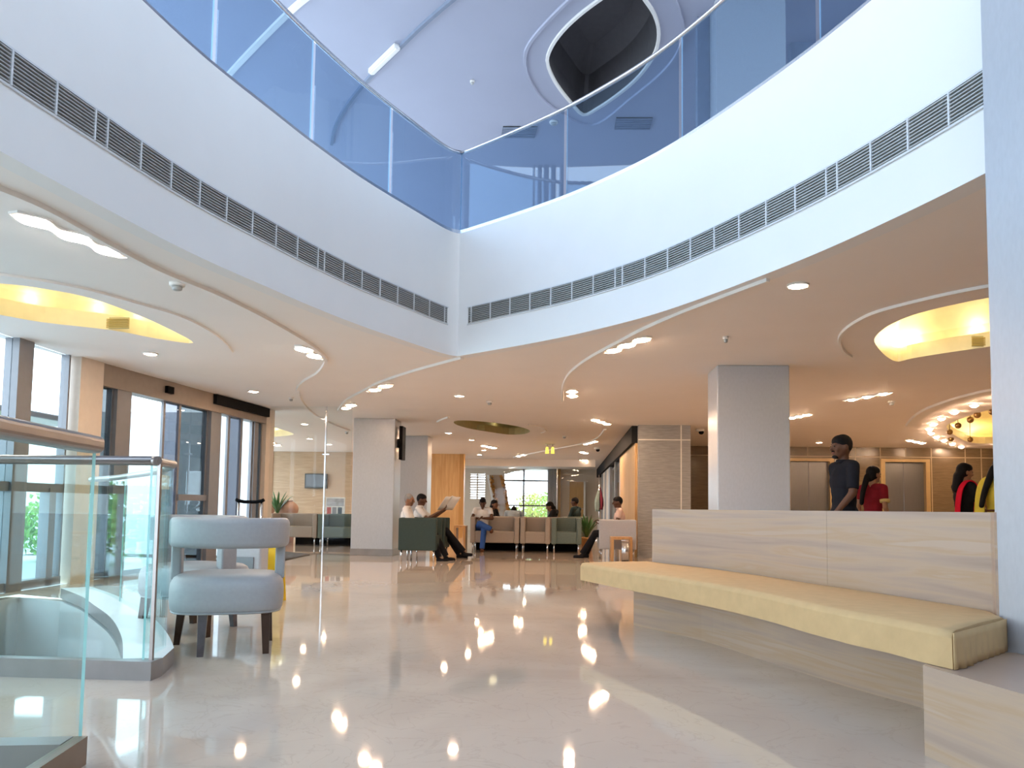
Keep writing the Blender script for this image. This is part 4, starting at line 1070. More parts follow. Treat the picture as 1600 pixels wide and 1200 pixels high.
# steel bin in front of the table
yB = yT-0.35; xB = at_y(977, 860, yB).x
o = thing('litter_bin', 'slim polished steel bin in front of the wooden side table', 'bin', (xB, yB, 0)); hB = at_y(977, 843, yB).z
mb = MB(); mb.lathe([(0.068, 0.012), (0.068, hB-0.02), (0.06, hB-0.02), (0.058, 0.04), (0.0, 0.04)], seg=24); mb.build('body', M['steel'], parent=o)
mb = MB(); mb.lathe([(0.072, 0), (0.072, 0.016), (0, 0.016)], seg=24); mb.build('base_ring', M['black'], parent=o)
mb = MB(); mb.lathe([(0.074, hB-0.03), (0.074, hB), (0.062, hB), (0.06, hB-0.03)], seg=24); mb.build('rim', M['chrome'], parent=o)

# wall screen on the side of the middle column
A = at(618, 654, CZ); yv = A.y+0.12
zt_, zb_ = at_y(630, 665.5, yv).z, at_y(630, 718, yv).z; xs_ = A.x+0.02; xe_ = at_y(636.5, 690, yv).x
o = thing('wall_screen', 'black wall screen fixed to the side of the middle column', 'screen', (A.x+0.05, yv+0.3, zb_)); org = o.location.copy()
mb = MB(); mb.box((A.x+0.055, yv, zb_), (A.x+0.125, yv+0.32, zt_), bev=0.006); mb.build('housing', M['black'], parent=o, origin=org)
mb = MB(); mb.box((A.x, yv+0.1, zb_+0.25), (A.x+0.06, yv+0.25, zt_-0.25)); mb.build('bracket', M['dark'], parent=o, origin=org)
# television on the lounge wall
x0, x1 = at_y(476, 750, yw-0.12).x, at_y(511, 750, yw-0.12).x; z0, z1 = at_y(490, 763, yw-0.12).z, at_y(490, 740, yw-0.12).z
o = thing('television', 'flat television mounted on the plank wall of the lounge', 'television', ((x0+x1)/2, yw, z0)); org = o.location.copy()
mb = MB(); mb.box((x0, yw-0.12, z0), (x1, yw-0.05, z1), bev=0.01); mb.build('casing', M['bezel'], parent=o, origin=org)
mb = MB(); mb.box((x0+0.04, yw-0.125, z0+0.05), (x1-0.04, yw-0.118, z1-0.04)); mb.build('screen', M['screen'], parent=o, origin=org)
mb = MB(); mb.box((x0+0.3, yw-0.06, z0+0.15), (x1-0.3, yw, z1-0.15)); mb.build('bracket', M['dark'], parent=o, origin=org)
# picture panel standing behind the green sofa
yp = YS2+0.95; x0, x1 = at_y(508.5, 790, yp).x, at_y(539, 790, yp).x; zt_, zb_ = at_y(524, 777, yp).z, 0.55
o = thing('display_board', 'white display board with printed photographs behind the green lounge sofa', 'display board', ((x0+x1)/2, yp, 0)); org = o.location.copy()
mb = MB(); mb.box((x0, yp, zb_), (x1, yp+0.03, zt_), bev=0.004); mb.build('board', M['paper'], parent=o, origin=org)
mb = MB(); zm = at_y(524, 792, yp).z; mb.box((x0+0.03, yp-0.004, zm+0.02), (x1-0.03, yp, zt_-0.03)); mb.build('upper_picture', mat('pale picture', (0.5, 0.52, 0.56), 0.5, var=0.25, scale=7), parent=o, origin=org)
for k, m in enumerate(('redink', 'ink', 'screen')):
    xx = x0+0.04+(x1-x0-0.08)*k/3; mb = MB(); mb.box((xx, yp-0.004, zb_+0.1), (xx+(x1-x0)/3-0.06, yp, zm-0.01)); mb.build('lower_picture', M[m], parent=o, origin=org)
for s in (x0+0.06, x1-0.06):
    mb = MB(); mb.bar((s, yp+0.03, zb_+0.3), (s, yp+0.15, 0), 0.03, 0.03, up=(1, 0, 0)); mb.build('leg', M['frame'], parent=o, origin=org)
# potted plants
def plant(loc, h, n, label, pot='planter', leaf='leaf', wide=0.35, pr=0.17, ph=0.34):
    o = thing('potted_plant', label, 'plant', loc); rnd = random.Random(int(loc[0]*31+loc[1]*17))
    mb = MB(); mb.lathe([(0.0, 0.0), (pr*0.72, 0), (pr, ph), (pr*1.06, ph), (pr*1.06, ph-0.04), (pr*0.9, ph-0.04), (0, ph-0.05)], seg=18); mb.build('pot', M[pot], parent=o)
    mb = MB()
    for _ in range(n):
        a = rnd.uniform(0, 2*PI); L = rnd.uniform(0.55, 1)*(h-ph); w = rnd.uniform(0.02, 0.045); sp_ = rnd.uniform(0.2, 1)*wide
        d = Vector((math.cos(a), math.sin(a), 0)); s = Vector((-d.y, d.x, 0)); prev = None
        for k in range(7):
            t = k/6; c = d*(sp_*t**1.4) + Vector((0, 0, ph-0.05+L*(t-0.28*t*t*sp_/wide))); ww = w*math.sin(PI*min(0.97, t*0.85+0.12))
            cur = mb._v([c-s*ww, c+s*ww])
            if prev: mb.face([prev[0], prev[1], cur[1], cur[0]])
            prev = cur
    mb.build('leaves', M[leaf], parent=o, normals=False)
    return o
yP = YS2+1.3
plant((at_y(434, 790, yP).x, yP, 0), at_y(434, 757, yP).z, 26, 'leafy potted plant behind the beige lounge sofa', wide=0.55, pr=0.2, ph=0.75)
for k, (px, lb) in enumerate(((413, 'round terracotta planter left of the leafy lounge plant'), (450, 'round terracotta planter right of the leafy lounge plant'))):
    o = thing('round_planter', lb, 'planter', (at_y(px, 800, yP+0.35).x, yP+0.35, 0), 0, 'round planters in the lounge')
    mb = MB(); mb.lathe([(0, 0), (0.16, 0), (0.17, 0.6), (0.14, 0.64), (0, 0.64)]); mb.build('stand', M['planter'], parent=o)
    mb = MB(); mb.ell((0, 0, 0.86), (0.27, 0.27, 0.22)); mb.build('bowl', M['planter'], parent=o)
    mb = MB(); mb.lathe([(0.10, 1.05), (0.13, 1.09), (0.10, 1.09), (0.085, 1.05)]); mb.build('rim', M['planter'], parent=o)
yP2 = Ys+1.6
plant((at_y(917, 800, yP2).x, yP2, 0), at_y(917, 793, yP2).z, 34, 'bushy potted plant behind the green armchair on the right', leaf='leaf', pot='wood_table', wide=0.45, ph=0.3)
# flag hanging from a pole by the right glazing
yF = 24.0; xF = at_y(936, 780, yF).x
o = thing('flag', 'furled maroon and grey green flag on a slim pole by the right glazing', 'flag', (xF, yF, 0))
zt_, zb_ = at_y(937, 742, yF).z, at_y(937, 799, yF).z
mb = MB(); mb.tube([(0, 0, 0.0), (0, 0, zt_)], 0.014, 8); mb.build('pole', M['chrome'], parent=o)
mb = MB(); mb.lathe([(0.16, 0), (0.15, 0.03), (0.03, 0.05), (0, 0.05)]); mb.build('base', M['chrome'], parent=o)
for k, m in enumerate(('flaggreen', 'maroon')):
    mb = MB(); rows = []
    zm = at_y(937, 760, yF).z
    for i in range(13):
        t = i/12; z = zm+(zb_+0.05*k-zm)*t; w = 0.03+0.10*min(1, t*1.6)*(1 if t < 0.9 else 0.75)
        rows.append(mb._v([Vector((0.02+(0.09*k-0.06)*min(1, t*2)+w*math.cos(2*PI*j/14)*(0.65+0.2*math.sin(j*2.3)), 0.5*w*math.sin(2*PI*j/14)*(0.7+0.3*math.sin(j*1.7)), z)) for j in range(14)]))
    for a, b in zip(rows, rows[1:]):
        for j in range(14): mb.face([a[j], a[(j+1) % 14], b[(j+1) % 14], b[j]]).smooth = True
    mb.face(rows[0]); mb.face(rows[-1][::-1]); mb.build('cloth', M[m], parent=o)

# ------------------------------------------------------------------ ceiling fixtures
LIGHTS = []
def lamp(kind, name, loc, energy, col, size=0.1, rot=None, spread=None):
    d = bpy.data.lights.new(name, kind); d.energy = energy; d.color = col
    if kind == 'AREA': d.shape = 'DISK'; d.size = size
    elif kind in ('POINT', 'SPOT'): d.shadow_soft_size = size
    o = bpy.data.objects.new(name, d); COL.objects.link(o); o.location = loc
    if rot: o.rotation_euler = rot
    return o
WARM = (1.0, 0.74, 0.48)
def make_downlight(r, z, label, group, lampm='lamp'):
    o = thing('downlight', label, 'downlight', group=group)
    mb = MB(); mb.lathe([(r*0.86, 0.0), (r, 0.0), (r, -0.012), (r*0.9, -0.016), (r*0.84, -0.006), (r*0.84, 0.0)], seg=24); mb.build('trim_ring', M['trimw'], parent=o)
    mb = MB(); mb.lathe([(0.0, -0.022), (r*0.5, -0.019), (r*0.86, -0.006), (r*0.86, 0.0), (0, 0.0)], seg=24); mb.build('lamp', M[lampm], parent=o)
    return o
DL = [(1247, 445, 'round downlight near the right balcony edge'), (235, 552, 'round downlight over the glass doors, left of the others'), (396, 611, 'round downlight above the right end of the glass doors'),
      (718, 618, 'round downlight below the balcony corner'), (476, 662, 'first round downlight over the left lounge'), (484, 685, 'second round downlight over the left lounge'), (514.5, 694, 'furthest round downlight over the left lounge'),
      (701, 676, 'round downlight left of the olive cove'), (737, 687, 'round downlight in front of the olive cove'), (756, 703, 'downlight under the far triple slot light'), (749.5, 710, 'far downlight near the veneer wall'),
      (822, 726, 'furthest downlight in front of the rear window'), (1280, 691, 'round downlight above the left lift')]
proto = None; DLP = []
for i, (x, y, lb) in enumerate(DL):
    p = at(x, y, CZ)
    if proto is None: proto = make_downlight(0.083, CZ, lb, 'round ceiling downlights'); proto.location = p
    else: dup(proto, p, 0, lb)
for x, y, lb in ((8.6, 8.2, 'added fill light of the lift lobby hidden behind the near column'), (10.6, 8.4, 'added lobby fill light furthest right in the front row'), (9.6, 11.6, 'added lobby fill light right of the gold dome'), (12.4, 11.8, 'added lobby fill light by the right wall'), (11.8, 16.0, 'added lobby fill light near the lifts by the right wall'), (6.4, 17.6, 'added fill light in front of the right lift')):
    if x != 6.4: dup(proto, (x, y, CZ), 0, lb)  # unseen lamps added to brighten and warm the lobby
RING = [(1522, 632), (1491, 643), (1471, 653), (1458.5, 662), (1452, 669.5), (1455, 676), (1463, 682), (1475, 687.5), (1488, 693), (1502, 697.5), (1560, 694), (1562, 621)]
rl = ['ring lamp right of the standing man, first from the near column', 'second ring lamp counted from the near column', 'third ring lamp counted from the near column', 'fourth ring lamp counted from the near column',
      'leftmost lamp of the ring round the gold dome', 'ring lamp just behind the leftmost one', 'ring lamp seventh round the gold dome from the near column', 'ring lamp eighth round the gold dome from the near column',
      'ring lamp ninth round the gold dome from the near column', 'furthest lamp of the ring, above the woman in red', 'lone lamp behind the gold dome by the near column', 'ring lamp cut off by the near column edge']
rproto = None
for (x, y), lb in zip(RING, rl):
    p = at(x, y, CZ)
    if rproto is None:
        rproto = make_downlight(0.075, CZ, lb, 'small lamps ringing the gold dome', 'lampsoft'); rproto.location = p
        lm = [c for c in rproto.children if c.name.startswith('lamp')][0]
        mb = MB(); mb.lathe([(0, -0.05), (0.03, -0.045), (0.055, -0.025), (0.064, 0), (0, 0)], seg=20); b2 = mb.build('lamp', M['lamp'], parent=rproto); bpy.data.objects.remove(lm); b2.name = 'lamp'
    else: dup(rproto, p, 0, lb)
# bronze balls hanging in the gold dome
BALL = [(1497, 665), (1516, 656), (1527, 648), (1551, 643), (1484, 675), (1486, 686), (1516, 687)]
bl = ['bronze ball under the left tip of the gold dome', 'bronze ball second from the left inside the gold dome', 'bronze ball third from the left inside the gold dome', 'bronze ball nearest the right column inside the gold dome',
      'bronze ball at the left rim of the gold dome', 'bronze ball below the left rim of the gold dome', 'bronze ball at the far rim of the gold dome']
bproto = None
for (x, y), lb in zip(BALL, bl):
    p = at(x, y, CZ-0.03)
    if bproto is None:
        bproto = thing('ball_pendant', lb, 'pendant', group='bronze balls of the gold dome'); mb = MB(); mb.ell((0, 0, 0), (0.06, 0.06, 0.06)); mb.build('ball', M['bronze'], parent=bproto)
        mb = MB(); mb.tube([(0, 0, 0.05), (0, 0, 0.5)], 0.006, 6); mb.build('cord', M['dark'], parent=bproto); bproto.location = p
    else: dup(bproto, p, 0, lb)
# wavy triple lamp slots
def slot(a, b, w, n, label, e=20, col=WARM, lm='lamp'):
    A, B = at(*a, CZ), at(*b, CZ); c = (A+B)/2; d = B-A; L = d.length; ang = math.atan2(d.y, d.x)
    o = thing('slot_light', label, 'ceiling light', (c.x, c.y, CZ), ang, 'wavy slot lights in the ceiling')
    N = 40; top = []; bot = []
    for i in range(N+1):
        t = i/N; x = -L/2+L*t; h = w*(0.36+0.14*math.cos(2*PI*n*t+PI))*(1 if 0.02 < t < 0.98 else 0.8); top.append((x, h)); bot.append((x, -h))
    poly = bot+top[::-1]
    mb = MB(); mb.prism(poly, -0.010, 0.0); mb.build('diffuser', M['lampsoft'], parent=o)
    mb = MB()
    outl = [Vector((p[0]*1.02, p[1]*1.12, 0)) for p in poly]; inn_ = [Vector((p[0], p[1], 0)) for p in poly]
    for i in range(len(poly)):
        j = (i+1) % len(poly); mb.prism([(outl[i].x, outl[i].y), (outl[j].x, outl[j].y), (inn_[j].x, inn_[j].y), (inn_[i].x, inn_[i].y)], -0.016, 0)
    mb.build('frame', M['trimw'], parent=o)
    for k in range(n):
        x = -L/2+L*(k+0.5)/n; r = min(w*0.40, L/n*0.42)
        mb = MB(); mb.lathe([(0, -0.034), (r*0.6, -0.030), (r*0.95, -0.016), (r, -0.008), (0, -0.008)], (x, 0, 0), 18); mb.build('lamp', M[lm], parent=o)
    return o
slot((22, 330), (196, 400), 0.19, 3, 'large triple slot light at the upper left of the ceiling', lm='lampcool')
slot((466, 539), (501, 560), 0.19, 2, 'slot light beside the left ceiling curve', lm='lampcool')
slot((576, 611), (611, 599), 0.19, 2, 'slot light along the pale curve above the middle column')
slot((535, 639), (553, 630), 0.19, 2, 'slot light at the end of the pale curve, above the middle column')
slot((948, 550), (1014, 525), 0.17, 3, 'triple slot light beside the pale curve right of the balcony corner')
slot((894, 607.5), (894.5, 620.5), 0.17, 2, 'square looking slot light at the end of the pale curve')
slot((926, 654), (952, 663), 0.17, 3, 'slot light in front of the stone pier')
slot((911, 693.5), (932, 688.5), 0.2, 3, 'slot light along the far pale curve')
slot((807, 713), (822, 709.5), 0.2, 2, 'slot light at the left end of the far pale curve')
slot((753, 695.5), (775, 700), 0.2, 3, 'slot light beyond the olive cove')
slot((1319, 625.5), (1393, 612), 0.15, 3, 'triple slot light above the standing man')
slot((1232, 653), (1267, 646), 0.17, 3, 'triple slot light just right of the granite column')
slot((1417, 686.5), (1445, 692.5), 0.17, 3, 'triple slot light left of the gold dome')
slot((419, 689), (438, 697), 0.2, 2, 'slot light under the lounge cove')
slot((908, 705.5), (917, 708), 0.2, 2, 'small far slot light near the dome camera')
slot((904, 718.5), (918, 718.5), 0.2, 3, 'furthest slot light before the rear wall')
# detectors and dome cameras
def detector(x, y, z, r, label):
    p = at(x, y, z); o = thing('smoke_detector', label, 'smoke detector', p, 0, 'smoke detectors')
    mb = MB(); mb.lathe([(r, 0), (r, -0.022), (r*0.92, -0.028), (0, -0.028)], seg=20); mb.build('base', M['trimw'], parent=o)
    mb = MB(); mb.lathe([(r*0.68, -0.028), (r*0.62, -0.055), (r*0.4, -0.062), (0, -0.063)], seg=20); mb.build('head', M['slat'], parent=o)
detector(277, 442, CZ, 0.06, 'round smoke detector beside the left ceiling curve')
detector(765, 627, CZ, 0.055, 'small detector right of the downlight under the balcony corner')
detector(1393, 627, CZ, 0.055, 'small detector right of the triple slot light over the lobby')
detector(455, 621, CZ, 0.04, 'tiny detector inside the left ceiling curve')
detector(542, 674, CZ, 0.05, 'small detector left of the middle column')
detector(882, 681, CZ, 0.05, 'small detector between the olive cove and the pier')
detector(865, 190, UZ, 0.07, 'detector on the upper ceiling below the dark oval')
detector(738, 126, UZ, 0.035, 'tiny detector on the upper ceiling over the balcony corner')
detector(1134, 526, CZ, 0.03, 'tiny ceiling sprinkler left of the right cove')
def dome_cam(x, y, y_, label):
    p = at(x, y, CZ); o = thing('dome_camera', label, 'camera', p, 0, 'ceiling cameras')
    mb = MB(); mb.lathe([(0.085, 0), (0.085, -0.05), (0.07, -0.06), (0, -0.06)], seg=20); mb.build('housing', M['trimw'], parent=o)
    mb = MB(); mb.ell((0.02, -0.02, -0.075), (0.055, 0.055, 0.05)); mb.build('dome', M['black'], parent=o)
dome_cam(1094, 670, 0, 'dome camera between the pier and the granite column')
dome_cam(933, 699, 0, 'dome camera beside the dark side beam')
# grilles of the coves
def cove_grille(px0, px1, pyb, pyt, label, m):
    b0, b1 = at(px0, pyb, CZ), at(px1, pyb, CZ)
    k = (EYE-0)  # the grille stands on the far lip of the cove
    def up(px, ref):
        v = ray(px, pyt); t = ref.xy.length/Vector((v.x, v.y)).length; return EYE+v.z*t
    z1 = up(px0, b0)
    o = thing('cove_grille', label, 'air grille', ((b0.x+b1.x)/2, (b0.y+b1.y)/2, CZ)); org = o.location.copy()
    u = (b1-b0).normalized(); n = Vector((u.y, -u.x, 0)); n = n if n.y < 0 else -n
    def lay(a, b, za, zb, off, th): 
        return [(q.x, q.y) for q in (a+n*off, b+n*off, b+n*(off+th), a+n*(off+th))]
    mb = MB(); mb.prism(lay(b0, b1, 0, 0, 0.0, 0.004), CZ+0.01, z1); mb.build('back', M['olive'], parent=o, origin=org)
    mb = MB()
    for i in range(6):
        z = CZ+0.02+(z1-CZ-0.03)*i/6; mb.prism(lay(b0, b1, 0, 0, 0.004, 0.015), z, z+(z1-CZ)/14)
    mb.build('slats', M[m], parent=o, origin=org)
cove_grille(131, 202, 515.5, 496, 'small gold air grille on the far lip of the left cove', 'goldslat')
cove_grille(1518, 1580, 543, 525, 'small gold air grille on the far lip of the right cove', 'goldslat')
cove_grille(734, 758, 672, 664, 'small olive air grille in the oval cove beyond the middle column', 'goldslat')

# ------------------------------------------------------------------ people
SKIN = {k: mat('skin '+k, tuple(v*0.8 for v in c), 0.5, var=0.05, spec=0.25) for k, c in dict(dark=(0.13, 0.06, 0.035), mid=(0.27, 0.13, 0.075), tan=(0.36, 0.19, 0.11)).items()}
CL = {k: mat('cloth '+k, c, 0.85, var=0.06, scale=25, bump=0.08, spec=0.08) for k, c in dict(white=(0.72, 0.70, 0.69), black=(0.012, 0.012, 0.014), navy=(0.012, 0.013, 0.018), denim=(0.04, 0.10, 0.32), maroon=(0.18, 0.012, 0.02),
      red=(0.62, 0.01, 0.035), yellow=(0.62, 0.47, 0.06), cream=(0.50, 0.46, 0.30), pink=(0.62, 0.44, 0.38), blue=(0.42, 0.50, 0.58), brown=(0.10, 0.04, 0.02), darkgreen=(0.03, 0.05, 0.055), gold=(0.55, 0.42, 0.18)).items()}
HAIR = {k: mat('hair '+k, c, 0.6, var=0.2, scale=60, stretch=(1, 1, .3), spec=0.12) for k, c in dict(black=(0.008, 0.007, 0.008), white=(0.20, 0.197, 0.197)).items()}
EYE_M = mat('eye', (0.02, 0.015, 0.012), 0.15); LIP = mat('lips', (0.22, 0.06, 0.05), 0.5)
STAND = dict(pelvis=(0, 0, .93), waist=(0, 0, 1.06), chest=(0, 0, 1.25), neck=(0, -.005, 1.43), head=(0, .02, 1.585),
             shL=(-.175, 0, 1.39), shR=(.175, 0, 1.39), elL=(-.215, -.03, 1.12), elR=(.215, -.03, 1.12), wrL=(-.22, .06, .88), wrR=(.22, .06, .88),
             hipL=(-.09, 0, .90), hipR=(.09, 0, .90), knL=(-.10, .02, .49), knR=(.10, .02, .49), anL=(-.10, -.02, .08), anR=(.10, -.02, .08))
SIT = dict(pelvis=(0, 0, .54), waist=(0, -.03, .68), chest=(0, -.06, .86), neck=(0, -.06, 1.04), head=(0, -.02, 1.185),
           shL=(-.175, -.06, 1.00), shR=(.175, -.06, 1.00), elL=(-.215, .02, .76), elR=(.215, .02, .76), wrL=(-.12, .24, .70), wrR=(.12, .24, .70),
           hipL=(-.09, .02, .53), hipR=(.09, .02, .53), knL=(-.11, .44, .53), knR=(.11, .44, .53), anL=(-.11, .46, .09), anR=(.11, .46, .09))
def hand(mb, wr, el, inward, s):
    """palm, four bent fingers of unequal length and a thumb from the side of the palm"""
    d = (wr-el).normalized(); side = Vector(inward); side = (side - d*side.dot(d)); side = side.normalized() if side.length > 1e-4 else d.orthogonal()
    nrm = d.cross(side).normalized()
    kn = wr + d*0.085*s
    for k in range(4):
        off = side*((1.5-k)*0.019*s); mb.cap(wr+d*0.012*s+off*0.6, kn+off, 0.016*s, 0.0115*s, 8, 3)
        L = (0.068, 0.076, 0.070, 0.054)[k]*s; a = kn+off; b = a+(d*0.86+side*0.0+nrm*0.45).normalized()*L*0.55; c_ = b+(d*0.35+nrm*0.9).normalized()*L*0.5
        mb.cap(a, b, 0.0095*s, 0.0085*s, 8, 3); mb.cap(b, c_, 0.0085*s, 0.007*s, 8, 3)
    a = wr+d*0.025*s+side*0.026*s; b = a+(d*0.6+side*0.75).normalized()*0.04*s; c_ = b+(d*0.95+side*0.25+nrm*0.3).normalized()*0.032*s
    mb.cap(a, b, 0.0125*s, 0.0105*s, 8, 3); mb.cap(b, c_, 0.0105*s, 0.008*s, 8, 3)
def person(label, loc, rz, H, base, over, skin, hair, top, bottom, shoes='black', sleeve=0.75, look=(0, 0), style='short', female=False, extra=None, vox=0.0095):
    o = thing('person', label, 'person', loc, rz)
    s = H/1.70; J = {k: Vector(v)*s for k, v in {**base, **over}.items()}
    wk = 0.92 if female else 1.0
    spine = (J['neck']-J['pelvis']).normalized(); q = Vector((0, 0, 1)).rotation_difference(spine)
    rotm = q.to_matrix(); chestrot = Vector((0, 0, 1)).rotation_difference((J['neck']-J['waist']).normalized()).to_matrix()
    def torso(mb, e):
        mb.ell(J['pelvis'], Vector((.165, .115, .115))*s*wk*(1.04 if female else 1)+Vector((e, e, e)), rotm)
        mb.ell(J['waist'], Vector((.135, .10, .14))*s*wk+Vector((e, e, e)), rotm)
        mb.ell((J['waist']+J['chest'])/2, Vector((.145, .105, .13))*s*wk+Vector((e, e, e)), chestrot)
        mb.ell(J['chest'], Vector((.165, .115, .155))*s*wk+Vector((e, e, e)), chestrot)
        if female: 
            for sx in (-1, 1): mb.ell(J['chest']+chestrot@Vector((sx*.065, .085, .0))*s, Vector((.062, .055, .06))*s+Vector((e, e, e)), chestrot)
        mb.cap(J['shL'].lerp(J['shR'], .06), J['shR'].lerp(J['shL'], .06), .052*s+e, .052*s+e)
        for k in 'LR': mb.cap(J['sh'+k].lerp(J['neck'], 0.15), J['neck']-spine*.02*s, .05*s+e, .05*s+e*0.5)
    # ---- one continuous body
    mb = MB(); torso(mb, -0.012)
    mb.cap(J['neck']-spine*0.03*s, J['head']-Vector((0, .015, .05))*s, .056*s, .05*s)
    yaw, pit = look; hm = Matrix.Rotation(yaw, 3, 'Z') @ Matrix.Rotation(pit, 3, 'X'); hc = J['head']
    h = lambda x, y, z: hc + hm @ Vector((x, y, z))*s
    mb.ell(hc, Vector((.074, .092, .108))*s, hm); mb.ell(h(0, .026, -.062), Vector((.055, .06, .055))*s, hm); mb.ell(h(0, .05, -.095), Vector((.03, .03, .022))*s, hm)
    mb.cap(h(0, .085, .012), h(0, .108, -.028), .011*s, .016*s, 8, 3); mb.cap(h(-.035, .078, .025), h(.035, .078, .025), .014*s, .014*s, 8, 3)
    for sx in (-1, 1): mb.ell(h(sx*.077, -.008, -.01), Vector((.012, .024, .034))*s, hm); mb.ell(h(sx*.04, .062, -.03), Vector((.024, .024, .024))*s, hm)
    for k, sg in (('L', -1), ('R', 1)):
        mb.cap(J['sh'+k], J['el'+k], .046*s*wk, .038*s*wk); mb.cap(J['el'+k], J['wr'+k], .039*s*wk, .026*s*wk)
        inward = Vector((-sg, 0.3, 0)); hand(mb, J['wr'+k], J['el'+k], inward, s)
        mb.cap(J['hip'+k], J['kn'+k], .082*s, .055*s); mb.cap(J['kn'+k], J['an'+k], .056*s, .036*s)
        fd = Vector((J['an'+k].x*0.15, 1, 0)).normalized()
        mb.cap(J['an'+k]-Vector((0, .0, .03))*s, J['an'+k]+fd*.13*s-Vector((0, 0, .045))*s, .034*s, .028*s)
    mesh_obj('body', remesh(mb, vox*max(.9, s), 4), SKIN[skin], o)
    for sx in (-1, 1):
        mb = MB(); mb.ell(h(sx*.032, .089, .004), Vector((.011, .008, .007))*s, hm, 8, 6); mb.build('eye', EYE_M, parent=o)
    mb = MB(); mb.ell(h(0, .088, -.06), Vector((.022, .010, .007))*s, hm, 8, 6); mb.build('mouth', LIP, parent=o)
    # ---- hair
    mb = MB(); mb.ell(h(0, -.017, .028), Vector((.081, .094, .100))*s, hm)
    if style != 'thin':
        mb.ell(h(0, .01, .052), Vector((.074, .085, .068))*s, hm)
    if style in ('long', 'braid', 'pony'):
        mb.ell(h(0, -.05, -.02), Vector((.075, .065, .09))*s, hm)
        for sx in (-1, 1): mb.ell(h(sx*.06, -.02, 0), Vector((.025, .05, .07))*s, hm)
        if style == 'pony' or style == 'braid':
            L = .46 if style == 'braid' else .38; prev = h(0, -.10, -.03); r0 = .045
            for i in range(1, 6):
                t = i/5; nx = Vector((prev.x, prev.y, prev.z)) ; nx = h(0, -.10-.055*math.sin(t*PI*.6)-0.05*t, -.03-L*t)
                mb.cap(prev, nx, (r0-.015*(t-.2))*s, (r0-.015*t)*s, 10, 3); prev = nx
        else: mb.cap(h(0, -.07, -.06), h(0, -.09, -.24), .07*s, .055*s)
    mesh_obj('hair', remesh(mb, .0095, 3), HAIR[hair], o)
    # ---- upper garment
    mb = MB(); torso(mb, 0.008)
    for k in 'LR':
        e = J['sh'+k].lerp(J['el'+k], min(1, sleeve)); mb.cap(J['sh'+k], J['sh'+k].lerp(e, 0.3), .060*s*wk, .060*s*wk); mb.cap(J['sh'+k], e, .060*s*wk, .056*s*wk, flat=True)
        if sleeve > 1: 
            mb.cap(J['el'+k], J['el'+k].lerp(J['wr'+k], .3), .052*s, .048*s); mb.cap(J['sh'+k], J['el'+k], .06*s, .052*s); mb.cap(J['el'+k], J['el'+k].lerp(J['wr'+k], sleeve-1), .052*s, .042*s, flat=True)
    if bottom[1] != 'skirt': mb.cap(J['pelvis']+spine*.02, J['pelvis']-spine*.09*s, .12*s, .12*s)
    mesh_obj('blouse' if female else 'shirt', remesh(mb, .0115, 3), CL[top], o)
    if not female:      # collar
        mb = MB(); mb.lathe([(.066*s, -.012), (.071*s, .022), (.062*s, .026), (.056*s, -.012)], J['neck']+Vector((0, .006, .005)), 18); mb.build('collar', CL[top], parent=o)
    # ---- lower garment
    mb = MB()
    if bottom[1] == 'skirt':
        mb.cap(J['waist']-Vector((0, 0, .06))*s, Vector((J['pelvis'].x, J['pelvis'].y, .04)), .155*s, .27*s, 20, flat=True)
        mesh_obj('skirt', remesh(mb, .014, 3), CL[bottom[0]], o)
    else:
        mb.ell(J['pelvis']-spine*.02, Vector((.178, .128, .115))*s, rotm)
        for k in 'LR':
            mb.cap(J['hip'+k], J['kn'+k], .098*s, .070*s); mb.cap(J['kn'+k], J['kn'+k].lerp(J['an'+k], .2), .070*s, .066*s); mb.cap(J['kn'+k], J['an'+k]+Vector((0, 0, .01)), .069*s, .060*s, flat=True)
        mesh_obj('trousers', remesh(mb, .0125, 3), CL[bottom[0]], o)
    for k in 'LR':
        fd = Vector((J['an'+k].x*0.15, 1, 0)).normalized(); a = J['an'+k]; mb = MB()
        b = a+fd*.15*s; zf = min(0.0, a.z-.08*s)
        mb.cap(a+Vector((0, -.015, -.042))*s, b+Vector((0, 0, -.050*s)), .042*s, .034*s, 14); mb.cap(a+Vector((0, -.005, -.01))*s, a+Vector((0, 0, -.04))*s, .044*s, .044*s)
        mesh_obj('shoe', remesh(mb, .010, 2), CL[shoes], o)
    if extra: extra(o, J, s, h)
    return o
def gy(px, py, y): return at_y(px, py, y)

# standing man in dark shirt
def man_extra(o, J, s, h):
    mb = MB(); mb.ell(h(0, .062, -.098), Vector((.034, .034, .02))*s); mb.ell(h(0, .088, -.045), Vector((.03, .014, .008))*s); mesh_obj('beard', remesh(mb, .006, 2), HAIR['black'], o)
yM = 7.75; X = gy(1319, 780, yM).x
person('standing man in a dark shirt facing left behind the bench', (X, yM, 0), PI/2+0.15, 1.72, STAND,
       dict(elR=(.235, -.07, 1.13), wrR=(.225, .02, .89), elL=(-.23, .04, 1.13), wrL=(-.19, .18, .95)), 'dark', 'black', 'navy', ('black', 'trousers'), sleeve=.85, extra=man_extra)
